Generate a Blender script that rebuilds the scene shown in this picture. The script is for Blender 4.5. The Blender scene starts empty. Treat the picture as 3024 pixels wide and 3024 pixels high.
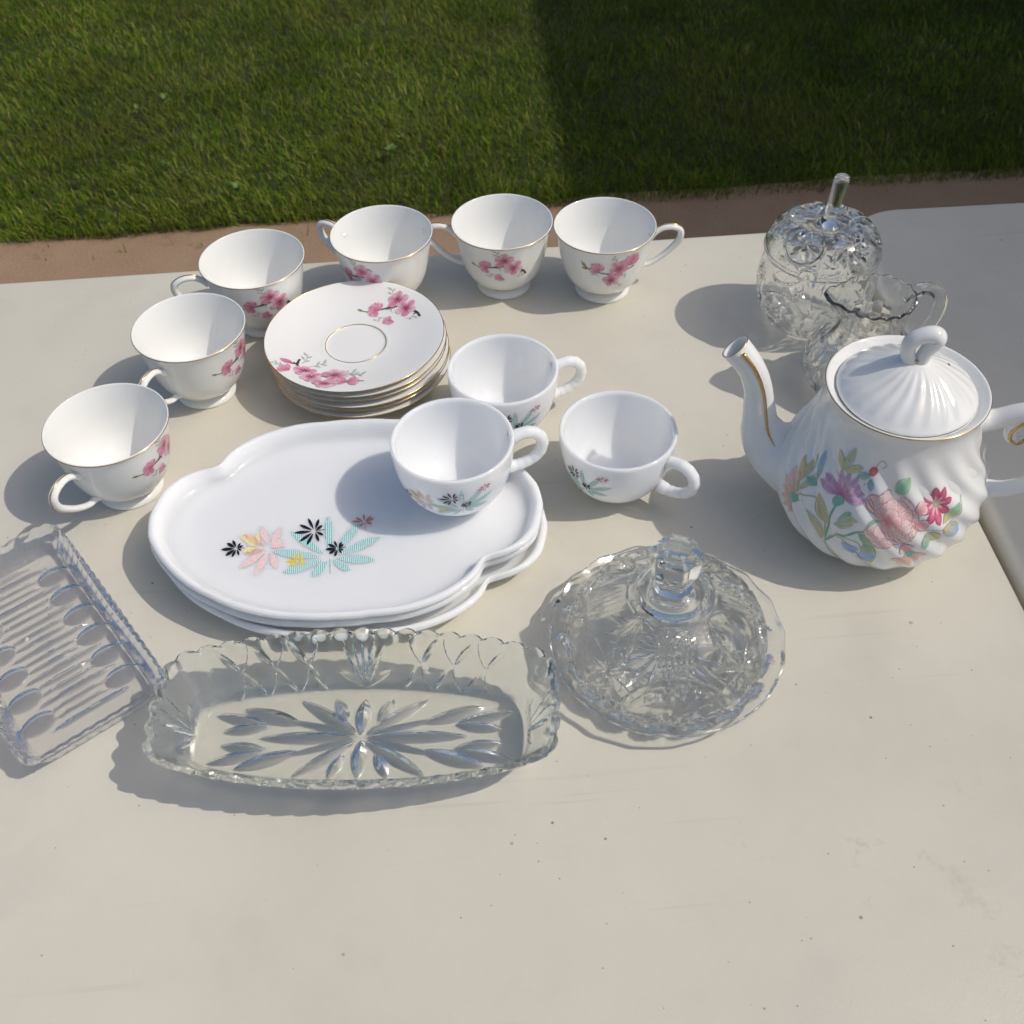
import bpy, math, random
import numpy as np
from mathutils import Matrix, Vector

R_ = math.radians
sc = bpy.context.scene
col = sc.collection
rng = np.random.default_rng(7)
TZ = 0.74                      # table top height above the ground

# ------------------------------------------------------------------ camera
cam_d = bpy.data.cameras.new("camera")
cam = bpy.data.objects.new("camera", cam_d)
col.objects.link(cam)
cam_d.sensor_width = 36.0
cam_d.lens = 36.0 * 3200 / 3024
cam_d.clip_start = 0.02
cam_d.clip_end = 600
cam.matrix_world = (Matrix.Translation((0, 0, TZ + 0.608))
                    @ Matrix.Rotation(R_(90 - 47.174), 4, 'X')
                    @ Matrix.Rotation(R_(-2.0), 4, 'Z'))
cam_d.dof.use_dof = True
cam_d.dof.focus_distance = 0.72
cam_d.dof.aperture_fstop = 20.0
sc.camera = cam

# ------------------------------------------------------------------ world + sun
SUN = Vector((0.81, -0.13, 1.0)).normalized()      # direction towards the sun
elev = math.asin(SUN.z)
world = bpy.data.worlds.new("World")
sc.world = world
world.use_nodes = True
wn = world.node_tree
for n in list(wn.nodes):
    wn.nodes.remove(n)
wo = wn.nodes.new("ShaderNodeOutputWorld")
bg = wn.nodes.new("ShaderNodeBackground")
sky = wn.nodes.new("ShaderNodeTexSky")
sky.sky_type = 'NISHITA'
sky.sun_disc = False
sky.sun_elevation = elev
sky.sun_rotation = math.atan2(SUN.x, SUN.y)
sky.air_density = 1.0
sky.dust_density = 3.6
sky.ozone_density = 1.0
bg.inputs[1].default_value = 0.112
wn.links.new(sky.outputs[0], bg.inputs[0])
wn.links.new(bg.outputs[0], wo.inputs[0])

sun_d = bpy.data.lights.new("sun", 'SUN')
sun_d.energy = 2.2
sun_d.angle = R_(0.53)
sun_d.color = (1.0, 0.94, 0.85)
sun = bpy.data.objects.new("sun", sun_d)
col.objects.link(sun)
sun.rotation_euler = SUN.to_track_quat('Z', 'Y').to_euler()
sun.location = (4, -1, 6)

vs = sc.view_settings
vs.view_transform = 'Standard'
vs.look = 'None'
vs.exposure = 0.0
vs.gamma = 1.0
vs.use_curve_mapping = False
cy = sc.cycles
cy.max_bounces = 24
cy.transmission_bounces = 20
cy.glossy_bounces = 10
cy.transparent_max_bounces = 24
cy.diffuse_bounces = 5
cy.use_denoising = True
cy.sample_clamp_indirect = 25.0
cy.caustics_reflective = True
cy.caustics_refractive = True
cy.blur_glossy = 0.0

# ------------------------------------------------------------------ materials
def new_mat(name):
    m = bpy.data.materials.new(name)
    m.use_nodes = True
    nt = m.node_tree
    for n in list(nt.nodes):
        nt.nodes.remove(n)
    out = nt.nodes.new("ShaderNodeOutputMaterial")
    return m, nt, out

def principled(name, color, rough=0.5, metal=0.0, ior=1.5, coat=0.0, sss=0.0, sss_r=(1, .9, .8), sss_scale=0.005):
    m, nt, out = new_mat(name)
    b = nt.nodes.new("ShaderNodeBsdfPrincipled")
    b.inputs["Base Color"].default_value = (*color, 1)
    b.inputs["Roughness"].default_value = rough
    b.inputs["Metallic"].default_value = metal
    b.inputs["IOR"].default_value = ior
    if coat:
        b.inputs["Coat Weight"].default_value = coat
        b.inputs["Coat Roughness"].default_value = 0.03
    if sss:
        b.inputs["Subsurface Weight"].default_value = sss
        b.inputs["Subsurface Radius"].default_value = sss_r
        b.inputs["Subsurface Scale"].default_value = sss_scale
    nt.links.new(b.outputs[0], out.inputs[0])
    return m, nt, b

def N(nt, t, **kw):
    n = nt.nodes.new(t)
    for k, v in kw.items():
        setattr(n, k, v)
    return n

def noise(nt, coord, scale, detail=4, rough=0.5, dim='3D'):
    n = N(nt, "ShaderNodeTexNoise")
    n.inputs["Scale"].default_value = scale
    n.inputs["Detail"].default_value = detail
    n.inputs["Roughness"].default_value = rough
    nt.links.new(coord, n.inputs["Vector"])
    return n

def ramp(nt, fac, stops):
    r = N(nt, "ShaderNodeValToRGB")
    el = r.color_ramp.elements
    while len(el) > 1:
        el.remove(el[-1])
    el[0].position = stops[0][0]
    el[0].color = (*stops[0][1], 1)
    for p, c in stops[1:]:
        e = el.new(p)
        e.color = (*c, 1)
    nt.links.new(fac, r.inputs[0])
    return r

def mixc(nt, fac, a, b, mode='MIX'):
    m = N(nt, "ShaderNodeMix", data_type='RGBA', blend_type=mode)
    for s, v in ((0, fac), (6, a), (7, b)):
        if isinstance(v, (int, float)):
            m.inputs[s].default_value = v
        elif isinstance(v, tuple):
            m.inputs[s].default_value = (*v, 1)
        else:
            nt.links.new(v, m.inputs[s])
    return m.outputs[2]

def math_n(nt, op, a, b=None, c=None):
    m = N(nt, "ShaderNodeMath", operation=op)
    for i, v in enumerate((a, b, c)):
        if v is None:
            continue
        if isinstance(v, (int, float)):
            m.inputs[i].default_value = v
        else:
            nt.links.new(v, m.inputs[i])
    return m.outputs[0]

def table_material():
    m, nt, b = principled("beige_plastic", (0.56, 0.52, 0.45), 0.42)
    tc = N(nt, "ShaderNodeTexCoord").outputs["Object"]
    base = ramp(nt, noise(nt, tc, 3.2, 5, 0.6).outputs[0],
                [(0.3, (0.545, 0.516, 0.438)), (0.5, (0.602, 0.573, 0.488)), (0.72, (0.645, 0.614, 0.525))]).outputs[0]
    # soft cloudy handling stains
    st = ramp(nt, noise(nt, tc, 11, 6, 0.65).outputs[0], [(0.52, (0, 0, 0)), (0.75, (1, 1, 1))]).outputs[0]
    base = mixc(nt, math_n(nt, 'MULTIPLY', st, 0.30), base, (0.45, 0.42, 0.36))
    # grime specks: small voronoi cells, only some of them
    for sc_, thr, keep, colr in ((24, 0.035, 0.45, (0.14, 0.12, 0.09)), (38, 0.055, 0.55, (0.12, 0.10, 0.08)), (70, 0.075, 0.80, (0.13, 0.11, 0.085)), (170, 0.12, 0.80, (0.24, 0.21, 0.17))):
        v = N(nt, "ShaderNodeTexVoronoi")
        v.inputs["Scale"].default_value = sc_
        nt.links.new(tc, v.inputs["Vector"])
        sep = N(nt, "ShaderNodeSeparateColor")
        nt.links.new(v.outputs["Color"], sep.inputs[0])
        sz = math_n(nt, 'MULTIPLY', sep.outputs[1], thr)
        near = math_n(nt, 'LESS_THAN', v.outputs["Distance"], sz)
        pick = math_n(nt, 'GREATER_THAN', sep.outputs[0], keep)
        f = math_n(nt, 'MULTIPLY', near, pick)
        f = math_n(nt, 'MULTIPLY', f, math_n(nt, 'MULTIPLY_ADD', sep.outputs[2], 0.5, 0.35))
        base = mixc(nt, f, base, colr)
    # scuffs and scratches: stretched noise in two directions
    scr = None
    for ang, s in ((0.5, 1.0), (-0.9, 1.3), (1.7, 0.8)):
        mp = N(nt, "ShaderNodeMapping")
        mp.inputs["Rotation"].default_value = (0, 0, ang)
        mp.inputs["Scale"].default_value = (4 * s, 130 * s, 10)
        nt.links.new(tc, mp.inputs[0])
        q = noise(nt, mp.outputs[0], 1.0, 2, 0.5).outputs[0]
        q = ramp(nt, q, [(0.690, (0, 0, 0)), (0.735, (1, 1, 1))]).outputs[0]
        scr = q if scr is None else math_n(nt, 'MAXIMUM', scr, q)
    msk = ramp(nt, noise(nt, tc, 7, 3).outputs[0], [(0.5, (0, 0, 0)), (0.62, (1, 1, 1))]).outputs[0]
    scr = math_n(nt, 'MULTIPLY', scr, msk)
    base = mixc(nt, math_n(nt, 'MULTIPLY', scr, 0.24), base, (0.42, 0.385, 0.32))
    # dirtier rim patches
    g = ramp(nt, noise(nt, tc, 28, 8, 0.75).outputs[0], [(0.60, (0, 0, 0)), (0.70, (1, 1, 1))]).outputs[0]
    gm = ramp(nt, noise(nt, tc, 2.3, 2).outputs[0], [(0.52, (0, 0, 0)), (0.66, (1, 1, 1))]).outputs[0]
    base = mixc(nt, math_n(nt, 'MULTIPLY', math_n(nt, 'MULTIPLY', g, gm), 0.55), base, (0.36, 0.33, 0.275))
    nt.links.new(base, b.inputs["Base Color"])
    h = math_n(nt, 'ADD', math_n(nt, 'MULTIPLY', noise(nt, tc, 520, 4, .65).outputs[0], 1.0),
               math_n(nt, 'MULTIPLY', noise(nt, tc, 130, 3).outputs[0], 0.5))
    h = math_n(nt, 'SUBTRACT', h, math_n(nt, 'MULTIPLY', scr, 0.4))
    bp = N(nt, "ShaderNodeBump")
    bp.inputs["Strength"].default_value = 0.20
    bp.inputs["Distance"].default_value = 0.0006
    nt.links.new(h, bp.inputs["Height"])
    nt.links.new(bp.outputs[0], b.inputs["Normal"])
    rr = ramp(nt, noise(nt, tc, 14, 5).outputs[0], [(0.3, (0.36,) * 3), (0.7, (0.52,) * 3)]).outputs[0]
    nt.links.new(rr, b.inputs["Roughness"])
    return m

def concrete_material(name, a, bcol, c):
    m, nt, b = principled(name, a, 0.85)
    tc = N(nt, "ShaderNodeTexCoord").outputs["Object"]
    base = ramp(nt, noise(nt, tc, 6, 8, 0.7).outputs[0], [(0.3, a), (0.5, bcol), (0.7, c)]).outputs[0]
    fine = noise(nt, tc, 240, 4, 0.7).outputs[0]
    base = mixc(nt, 0.5, base, ramp(nt, fine, [(0.35, tuple(.55 * x for x in a)), (0.65, tuple(1.15 * x for x in c))]).outputs[0])
    nt.links.new(base, b.inputs["Base Color"])
    bp = N(nt, "ShaderNodeBump")
    bp.inputs["Strength"].default_value = 0.5
    bp.inputs["Distance"].default_value = 0.002
    nt.links.new(fine, bp.inputs["Height"])
    nt.links.new(bp.outputs[0], b.inputs["Normal"])
    return m

def glaze(name, color, rough=0.06, sss=0.0, vary=0.012):
    m, nt, b = principled(name, color, rough, sss=sss, sss_r=(1.0, 0.95, 0.9), sss_scale=0.010)
    tc = N(nt, "ShaderNodeTexCoord").outputs["Object"]
    n1 = noise(nt, tc, 30, 4)
    lo = tuple(x - vary for x in color)
    base = ramp(nt, n1.outputs[0], [(0.3, lo), (0.7, color)]).outputs[0]
    nt.links.new(base, b.inputs["Base Color"])
    bp = N(nt, "ShaderNodeBump")
    bp.inputs["Strength"].default_value = 0.05
    bp.inputs["Distance"].default_value = 0.001
    nt.links.new(noise(nt, tc, 60, 2).outputs[0], bp.inputs["Height"])
    nt.links.new(bp.outputs[0], b.inputs["Normal"])
    return m

def glass(name, tint=(1, 1, 1), rough=0.05, ior=1.5, solid=False, bend=1.44):
    """polished thin walls let light straight through; cut facets and thick edges (attribute Cut) refract"""
    m, nt, out = new_mat(name)
    tc = N(nt, "ShaderNodeTexCoord").outputs["Object"]
    bp = N(nt, "ShaderNodeBump")
    bp.inputs["Strength"].default_value = 0.07
    bp.inputs["Distance"].default_value = 0.0004
    nt.links.new(noise(nt, tc, 520, 2).outputs[0], bp.inputs["Height"])
    if solid:                                     # knobs, stems and handles: one thick lump of glass
        g = N(nt, "ShaderNodeBsdfGlass")
        g.inputs["Color"].default_value = (*tint, 1)
        g.inputs["IOR"].default_value = ior
        g.inputs["Roughness"].default_value = rough
        nt.links.new(g.outputs[0], out.inputs[0])
        return m
    # Fresnel reflection, the same from either side of the wall
    geo = N(nt, "ShaderNodeNewGeometry")
    io = math_n(nt, 'MULTIPLY_ADD', geo.outputs["Backfacing"], 1 / 1.62 - 1.62, 1.62)
    fr = N(nt, "ShaderNodeFresnel")          # lead crystal
    nt.links.new(io, fr.inputs["IOR"])
    def over(low, normal=None):
        gl = N(nt, "ShaderNodeBsdfAnisotropic")
        gl.inputs["Roughness"].default_value = rough
        if normal is not None:
            gl.inputs["Roughness"].default_value = 0.13
            nt.links.new(normal, gl.inputs["Normal"])
        x = N(nt, "ShaderNodeMixShader")
        nt.links.new(fr.outputs[0], x.inputs[0]); nt.links.new(low, x.inputs[1]); nt.links.new(gl.outputs[0], x.inputs[2])
        return x
    t = N(nt, "ShaderNodeBsdfTransparent")
    t.inputs["Color"].default_value = (*tint, 1)
    pane = over(t.outputs[0])
    rf = N(nt, "ShaderNodeBsdfGlass")
    rf.inputs["Color"].default_value = (*tint, 1)
    rf.inputs["IOR"].default_value = bend         # net bend of a shallow wedge in a thin wall
    rf.inputs["Roughness"].default_value = 0.0
    nt.links.new(bp.outputs[0], rf.inputs["Normal"])
    g = over(rf.outputs[0], bp.outputs[0])
    a = N(nt, "ShaderNodeAttribute", attribute_name="Cut")
    mx = N(nt, "ShaderNodeMixShader")
    nt.links.new(a.outputs["Fac"], mx.inputs[0])
    nt.links.new(pane.outputs[0], mx.inputs[1]); nt.links.new(g.outputs[0], mx.inputs[2])
    nt.links.new(mx.outputs[0], out.inputs[0])
    return m

def print_material():
    m, nt, b = principled("glaze_print", (.5, .5, .5), 0.10)
    a = N(nt, "ShaderNodeAttribute", attribute_name="Col")
    tc = N(nt, "ShaderNodeTexCoord").outputs["Object"]
    f = ramp(nt, noise(nt, tc, 900, 3).outputs[0], [(0.3, (0.86,) * 3), (0.7, (1.08,) * 3)]).outputs[0]
    nt.links.new(mixc(nt, 1.0, a.outputs["Color"], f, 'MULTIPLY'), b.inputs["Base Color"])
    return m

M = {}
M['table'] = table_material()
M['path'] = concrete_material("red_concrete", (0.26, 0.17, 0.105), (0.31, 0.205, 0.13), (0.36, 0.25, 0.16))
M['soil'] = concrete_material("lawn_soil", (0.020, 0.026, 0.008), (0.030, 0.040, 0.011), (0.042, 0.048, 0.016))
M['porcelain'] = glaze("porcelain", (0.805, 0.81, 0.79), 0.085)
M['pot'] = glaze("teapot_porcelain", (0.805, 0.81, 0.795), 0.085)
M['milk'] = glaze("milk_glass", (0.83, 0.845, 0.855), 0.06, sss=0.9)
M['gold'] = principled("gilt", (0.62, 0.40, 0.16), 0.22, metal=1.0)[0]
M['dark'] = principled("hole_shade", (0.03, 0.02, 0.015), 0.8)[0]
M['steel'] = principled("leg_steel", (0.30, 0.30, 0.30), 0.45, metal=0.6)[0]
M['print'] = print_material()
M['glass'] = glass("clear_cut_glass", (0.992, 0.996, 0.993))
M['solid_glass'] = glass("thick_clear_glass", (0.985, 0.992, 0.987), 0.02, solid=True)
M['glass_green'] = glass("greenish_pressed_glass", (0.984, 0.994, 0.987), bend=1.48)
M['glass_violet'] = glass("violet_tinged_glass", (0.986, 0.986, 0.991), bend=1.23)

# ------------------------------------------------------------------ mesh helpers
def tag(o, label=None, cat=None, group=None, kind=None):
    if label: o['label'] = label
    if cat: o['category'] = cat
    if group: o['group'] = group
    if kind: o['kind'] = kind
    return o

def empty(name, loc=(0, 0, 0), rz=0.0):
    o = bpy.data.objects.new(name, None)
    o.empty_display_size = 0.02
    o.location = loc
    o.rotation_euler = (0, 0, rz)
    col.objects.link(o)
    return o

def mesh_data(name, V, F, mat, smooth=True, sharp=None, colr=None, cut=None):
    V = np.asarray(V, dtype=np.float64)
    if colr is None:                       # closed solids: make the faces point outward
        vol = 0.0
        Vc = V - V.mean(0)
        byl = {}
        for f in F:
            byl.setdefault(len(f), []).append(f)
        for k, fs in byl.items():
            fs = np.asarray(fs)
            for j in range(1, k - 1):
                vol += np.einsum('ij,ij->i', Vc[fs[:, 0]], np.cross(Vc[fs[:, j]], Vc[fs[:, j + 1]])).sum()
        if vol < 0:
            F = [list(f)[::-1] for f in F]
    me = bpy.data.meshes.new(name)
    me.from_pydata(V.tolist(), [], [list(map(int, f)) for f in F])
    me.update()
    if smooth:
        me.polygons.foreach_set("use_smooth", np.ones(len(me.polygons), dtype=bool))
        if sharp:
            me.set_sharp_from_angle(angle=R_(sharp))
    if colr is not None:
        a = me.attributes.new("Col", 'FLOAT_COLOR', 'POINT')
        c = np.ones((len(V), 4), dtype=np.float32)
        c[:, :3] = colr
        a.data.foreach_set("color", c.ravel())
    if cut is not None:
        a = me.attributes.new("Cut", 'FLOAT', 'POINT')
        a.data.foreach_set("value", np.clip(np.asarray(cut, dtype=np.float32), 0, 1).ravel())
    me.materials.append(mat)
    return me

def link(name, me, parent=None):
    o = bpy.data.objects.new(name, me)
    col.objects.link(o)
    if parent is not None:
        o.parent = parent
    return o

def add(name, V, F, mat, parent=None, **kw):
    return link(name, mesh_data(name, V, F, mat, **kw), parent)

def copy_tree(o, parent=None):
    c = o.copy()
    col.objects.link(c)
    c.parent = parent
    for ch in [x for x in bpy.data.objects if x.parent == o]:
        copy_tree(ch, c)
    return c

def grid_faces(n, m, wrap_n=False, wrap_m=False, off=0):
    i = np.arange(n if wrap_n else n - 1)
    j = np.arange(m if wrap_m else m - 1)
    I, J = np.meshgrid(i, j, indexing='ij')
    I2, J2 = (I + 1) % n, (J + 1) % m
    return (np.stack([I * m + J, I2 * m + J, I2 * m + J2, I * m + J2], -1).reshape(-1, 4) + off)

def merge(parts):
    V, F, o = [], [], 0
    for v, f in parts:
        V.append(np.asarray(v)); F += [[int(x) + o for x in q] for q in f]; o += len(v)
    return np.concatenate(V), F

def spline(P, n, closed=False):
    P = np.asarray(P, float)
    k = len(P)
    if closed:
        Q = np.concatenate([P[-1:], P, P[:2]])
        segs = k
    else:
        Q = np.concatenate([2 * P[:1] - P[1:2], P, 2 * P[-1:] - P[-2:-1]])
        segs = k - 1
    t = np.linspace(0, segs, n, endpoint=not closed)
    i = np.minimum(t.astype(int), segs - 1)
    u = (t - i)[:, None]
    p0, p1, p2, p3 = Q[i], Q[i + 1], Q[i + 2], Q[i + 3]
    return 0.5 * (2 * p1 + (p2 - p0) * u + (2 * p0 - 5 * p1 + 4 * p2 - p3) * u ** 2 + (3 * p1 - p0 - 3 * p2 + p3) * u ** 3)

def lathe(prof, n=72, fn=None):
    """prof (k,2) of r,z from axis to axis (ends with r=0 close); fn(theta,r,z)->(r,z)"""
    prof = np.asarray(prof, float)
    th = np.linspace(0, 2 * np.pi, n, endpoint=False)
    TH, _ = np.meshgrid(th, np.arange(len(prof)), indexing='ij')
    Rr = np.repeat(prof[None, :, 0], n, 0)
    Z = np.repeat(prof[None, :, 1], n, 0)
    if fn:
        Rr, Z = fn(TH, Rr, Z)
    V = np.stack([Rr * np.cos(TH), Rr * np.sin(TH), Z], -1).reshape(-1, 3)
    F = grid_faces(n, len(prof), wrap_n=True)[:, ::-1] * 1
    F = F[:, ::-1]
    return V, F

def sweep(path, rad, nseg=14, up=(0, 0, 1), closed=False, aspect=1.0, turn=None):
    """tube along path; rad scalar or (N,), aspect scales the binormal axis; rounded ends"""
    P = np.asarray(path, float)
    n = len(P)
    rad = np.ones(n) * rad if np.isscalar(rad) else np.asarray(rad, float)
    if closed:
        T = np.roll(P, -1, 0) - np.roll(P, 1, 0)
    else:
        T = np.gradient(P, axis=0)
    T /= np.linalg.norm(T, axis=1)[:, None]
    U = np.zeros_like(P)
    u = np.array(up, float)
    u = u - T[0] * (u @ T[0])
    if np.linalg.norm(u) < 1e-6:
        u = np.cross(T[0], (1, 0, 0.3))
    u /= np.linalg.norm(u)
    for i in range(n):
        u = u - T[i] * (u @ T[i])
        u /= np.linalg.norm(u)
        U[i] = u
    W = np.cross(T, U)
    if turn is not None:                    # path doubles back on itself: keep the rings aligned
        W[turn:] = W[turn - 1]; U[turn:] = U[turn - 1]
    a = np.linspace(0, 2 * np.pi, nseg, endpoint=False)
    ring = P[:, None] + rad[:, None, None] * (np.cos(a)[None, :, None] * U[:, None] + aspect * np.sin(a)[None, :, None] * W[:, None])
    V = ring.reshape(-1, 3)
    F = grid_faces(n, nseg, wrap_n=closed, wrap_m=True).tolist()
    if not closed:
        V = np.concatenate([V, P[:1], P[-1:]])
        k = n * nseg
        for j in range(nseg):
            F.append([k, j, (j + 1) % nseg])
            F.append([k + 1, (n - 1) * nseg + (j + 1) % nseg, (n - 1) * nseg + j])
    return V, F

def box(x0, x1, y0, y1, z0, z1):
    V = [(x, y, z) for x in (x0, x1) for y in (y0, y1) for z in (z0, z1)]
    F = [(0, 1, 3, 2), (4, 6, 7, 5), (0, 4, 5, 1), (2, 3, 7, 6), (0, 2, 6, 4), (1, 5, 7, 3)]
    return np.array(V, float), F

def ring(r, z, t, n=96):
    a = np.linspace(0, 2 * np.pi, n, endpoint=False)
    return sweep(np.stack([r * np.cos(a), r * np.sin(a), 0 * a + z], 1), t, 8, closed=True)

# ------------------------------------------------------------------ printed decoration
class Print:
    """2-D coloured patches (metres) laid on a surface by surf(x,y)->(P,N)"""
    def __init__(self):
        self.items = []
        self.lay = 0
        self.hold = False
    def put(self, p, f, c):
        self.items.append((p, f, c, self.lay))
        if not self.hold:
            self.lay += 1
    def lens(self, x0, y0, x1, y1, w, c0, c1, nl=9, nw=5, blunt=0.75, edge=None, bend=0.0, peak=0.5):
        t = np.linspace(0, 1, nl)
        hw = w * 0.5 * np.sin(np.pi * np.clip(t, 0.004, 0.996) ** (math.log(.5) / math.log(peak))) ** blunt
        ax = np.array([x1 - x0, y1 - y0]); L = np.hypot(*ax) + 1e-9
        nrm = np.array([-ax[1], ax[0]]) / L
        s = np.linspace(-1, 1, nw)
        pts = (np.array([x0, y0]) + t[:, None, None] * ax + (hw[:, None] * s[None])[:, :, None] * nrm
               + (bend * L * np.sin(np.pi * t))[:, None, None] * nrm)
        c = np.array(c0) + (np.array(c1) - np.array(c0)) * t[:, None, None] + 0 * s[None, :, None]
        if edge is not None:
            k = (np.abs(s)[None, :, None] ** 2) * np.clip(t * 1.6, 0, 1)[:, None, None]
            c = c * (1 - k) + np.array(edge) * k
        self.put(pts.reshape(-1, 2), grid_faces(nl, nw), c.reshape(-1, 3))
    def strip(self, pts, w, c, n=None):
        P = np.asarray(pts, float)
        if len(P) > 2:
            P = spline(P, n or len(P) * 4)
        else:
            P = P[0] + np.linspace(0, 1, 5)[:, None] * (P[1] - P[0])
        T = np.gradient(P, axis=0)
        T /= np.linalg.norm(T, axis=1)[:, None] + 1e-12
        Nn = np.stack([-T[:, 1], T[:, 0]], 1)
        w = np.broadcast_to(np.asarray(w, float), (len(P),))[:, None]
        Q = np.stack([P - Nn * w / 2, P + Nn * w / 2], 1).reshape(-1, 2)
        self.put(Q, grid_faces(len(P), 2), np.tile(np.array(c, float), (len(Q), 1)))
    def disc(self, x, y, r, c0, c1, n=10):
        a = np.linspace(0, 2 * np.pi, n, endpoint=False)
        P = np.concatenate([[[x, y]], np.stack([x + r * np.cos(a), y + r * np.sin(a)], 1)])
        C = np.array([c0] + [c1] * n, float)
        self.put(P, [(0, 1 + i, 1 + (i + 1) % n) for i in range(n)], C)
    def hatch(self, x0, y0, x1, y1, w, cdir, gap, lw, c, tint=None, peak=0.55):
        if tint is not None:
            self.lens(x0, y0, x1, y1, w, tint, tint, nl=9, peak=peak)
        p0 = np.array([x0, y0]); ax = np.array([x1 - x0, y1 - y0]); L = np.hypot(*ax); e = ax / L
        nrm = np.array([-e[1], e[0]])
        d = np.array([math.cos(cdir), math.sin(cdir)]); q = np.array([-d[1], d[0]])
        lo, hi = sorted([p0 @ q, (p0 + ax) @ q]); lo -= w; hi += w
        k = math.log(.5) / math.log(peak)
        self.hold = True
        for o in np.arange(math.ceil(lo / gap) * gap, hi, gap):
            base = q * o
            cen = d * ((p0 + ax / 2) @ d)
            s = np.linspace(-L * .75, L * .75, 240)
            X = base + cen + s[:, None] * d - p0
            t = (X @ e) / L
            ins = (t > 0) & (t < 1) & (np.abs(X @ nrm) < w * .5 * np.sin(np.pi * np.clip(t, 0, 1) ** k) ** .75)
            if ins.sum() > 2:
                a, b = s[ins][0], s[ins][-1]
                self.strip([base + cen + d * a, base + cen + d * b], lw, c)
        self.hold = False
        self.lay += 1
    def xf(self, A):
        """return a copy with affine A (2x3) applied"""
        A = np.asarray(A)
        q = Print()
        q.items = [(p @ A[:, :2].T + A[:, 2], f, c, l) for p, f, c, l in self.items]
        return q
    def build(self, name, surf, parent, lift=0.00015, step=0.000007):
        V, F, C, o = [], [], [], 0
        for p, f, c, k in self.items:
            P, Nn = surf(p[:, 0], p[:, 1])
            V.append(P + Nn * (lift + step * k)); C.append(c)
            F += [[int(x) + o for x in q] for q in f]; o += len(p)
        V = np.concatenate(V)
        return add(name, V, F, M['print'], parent, colr=np.clip(np.concatenate(C), 0, 1))

PINK, PALE, MAG, WINE = (0.68, 0.30, 0.41), (0.81, 0.58, 0.64), (0.50, 0.11, 0.21), (0.24, 0.03, 0.08)
GREY, TWIG, OLIVE = (0.46, 0.47, 0.42), (0.05, 0.045, 0.05), (0.22, 0.20, 0.09)

def blossom(p, x, y, r, rot, sq=1.0):
    for k in range(5):
        a = rot + k * 2 * math.pi / 5 + random.uniform(-.12, .12)
        L = r * random.uniform(.88, 1.1)
        dx, dy = math.cos(a) * L, math.sin(a) * L * sq
        p.lens(x + dx * .08, y + dy * .08, x + dx, y + dy, r * .76, MAG, random.choice([PINK, PALE, (0.72, 0.3, 0.43)]),
               blunt=.55, edge=random.choice([PALE, (0.84, 0.60, 0.66), PINK]), peak=.64, nl=9)
    p.hold = True
    for k in range(9):
        a = rot + k * .7
        p.strip([(x, y), (x + math.cos(a) * r * .42, y + math.sin(a) * r * .42 * sq)], r * .05, WINE)
    p.hold = False
    p.lay += 1
    p.disc(x, y, r * .13, (0.35, .18, .05), WINE)

def side_blossom(p, x, y, r, rot):
    for k, a in enumerate((-.95, -.45, 0, .5, .95)):
        dx, dy = math.cos(rot + a) * r, math.sin(rot + a) * r
        p.lens(x - dx * .35, y - dy * .35, x + dx, y + dy, r * .75, MAG, [PINK, PALE][k % 2], blunt=.65, edge=PINK, peak=.6, nl=7)

def twig_leaves(p, x, y, rot, L, n=4, c=GREY):
    e = (math.cos(rot), math.sin(rot))
    p.strip([(x, y), (x + e[0] * L * .5 + e[1] * L * .05, y + e[1] * L * .5), (x + e[0] * L, y + e[1] * L)], L * .045, c)
    for k in range(n):
        s = (k + 1) / (n + .5)
        a = rot + (0.75 if k % 2 else -0.75)
        bx, by = x + e[0] * L * s * .9, y + e[1] * L * s * .9
        p.lens(bx, by, bx + math.cos(a) * L * .42, by + math.sin(a) * L * .42, L * .13, c, c, nl=6)

def spray_a():
    random.seed(3)
    p = Print(); m = 0.001
    twig_leaves(p, 1 * m, 9 * m, 1.75, 12 * m); twig_leaves(p, -3 * m, -9 * m, 3.7, 9 * m, 3)
    twig_leaves(p, 3 * m, -5 * m, 2.3, 9 * m, 3); twig_leaves(p, 15 * m, -13 * m, .1, 9 * m, 3)
    p.strip([(-25 * m, -2 * m), (-15 * m, -4 * m), (-6 * m, -1 * m), (4 * m, 0)], .0009, OLIVE)
    p.strip([(-7 * m, -1 * m), (0, 0.5 * m), (6 * m, 1 * m)], .0014, TWIG)
    p.strip([(20 * m, -5 * m), (24 * m, -8 * m), (27 * m, -13 * m)], .0019, TWIG)
    p.strip([(21 * m, -9 * m), (24 * m, -8 * m)], .0012, TWIG)
    p.lens(-22 * m, -3 * m, -27 * m, -1 * m, .0022, OLIVE, (.4, .3, .15))
    side_blossom(p, -11 * m, -1 * m, 7.5 * m, 1.9)
    side_blossom(p, -12 * m, -3 * m, 6.5 * m, -2.2)
    side_blossom(p, 1 * m, -14 * m, 5.5 * m, 2.6); side_blossom(p, 2 * m, -14 * m, 4.5 * m, -1.6)
    blossom(p, 6 * m, 8 * m, 9 * m, .3); blossom(p, 14 * m, -2 * m, 9 * m, .9)
    return p

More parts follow.
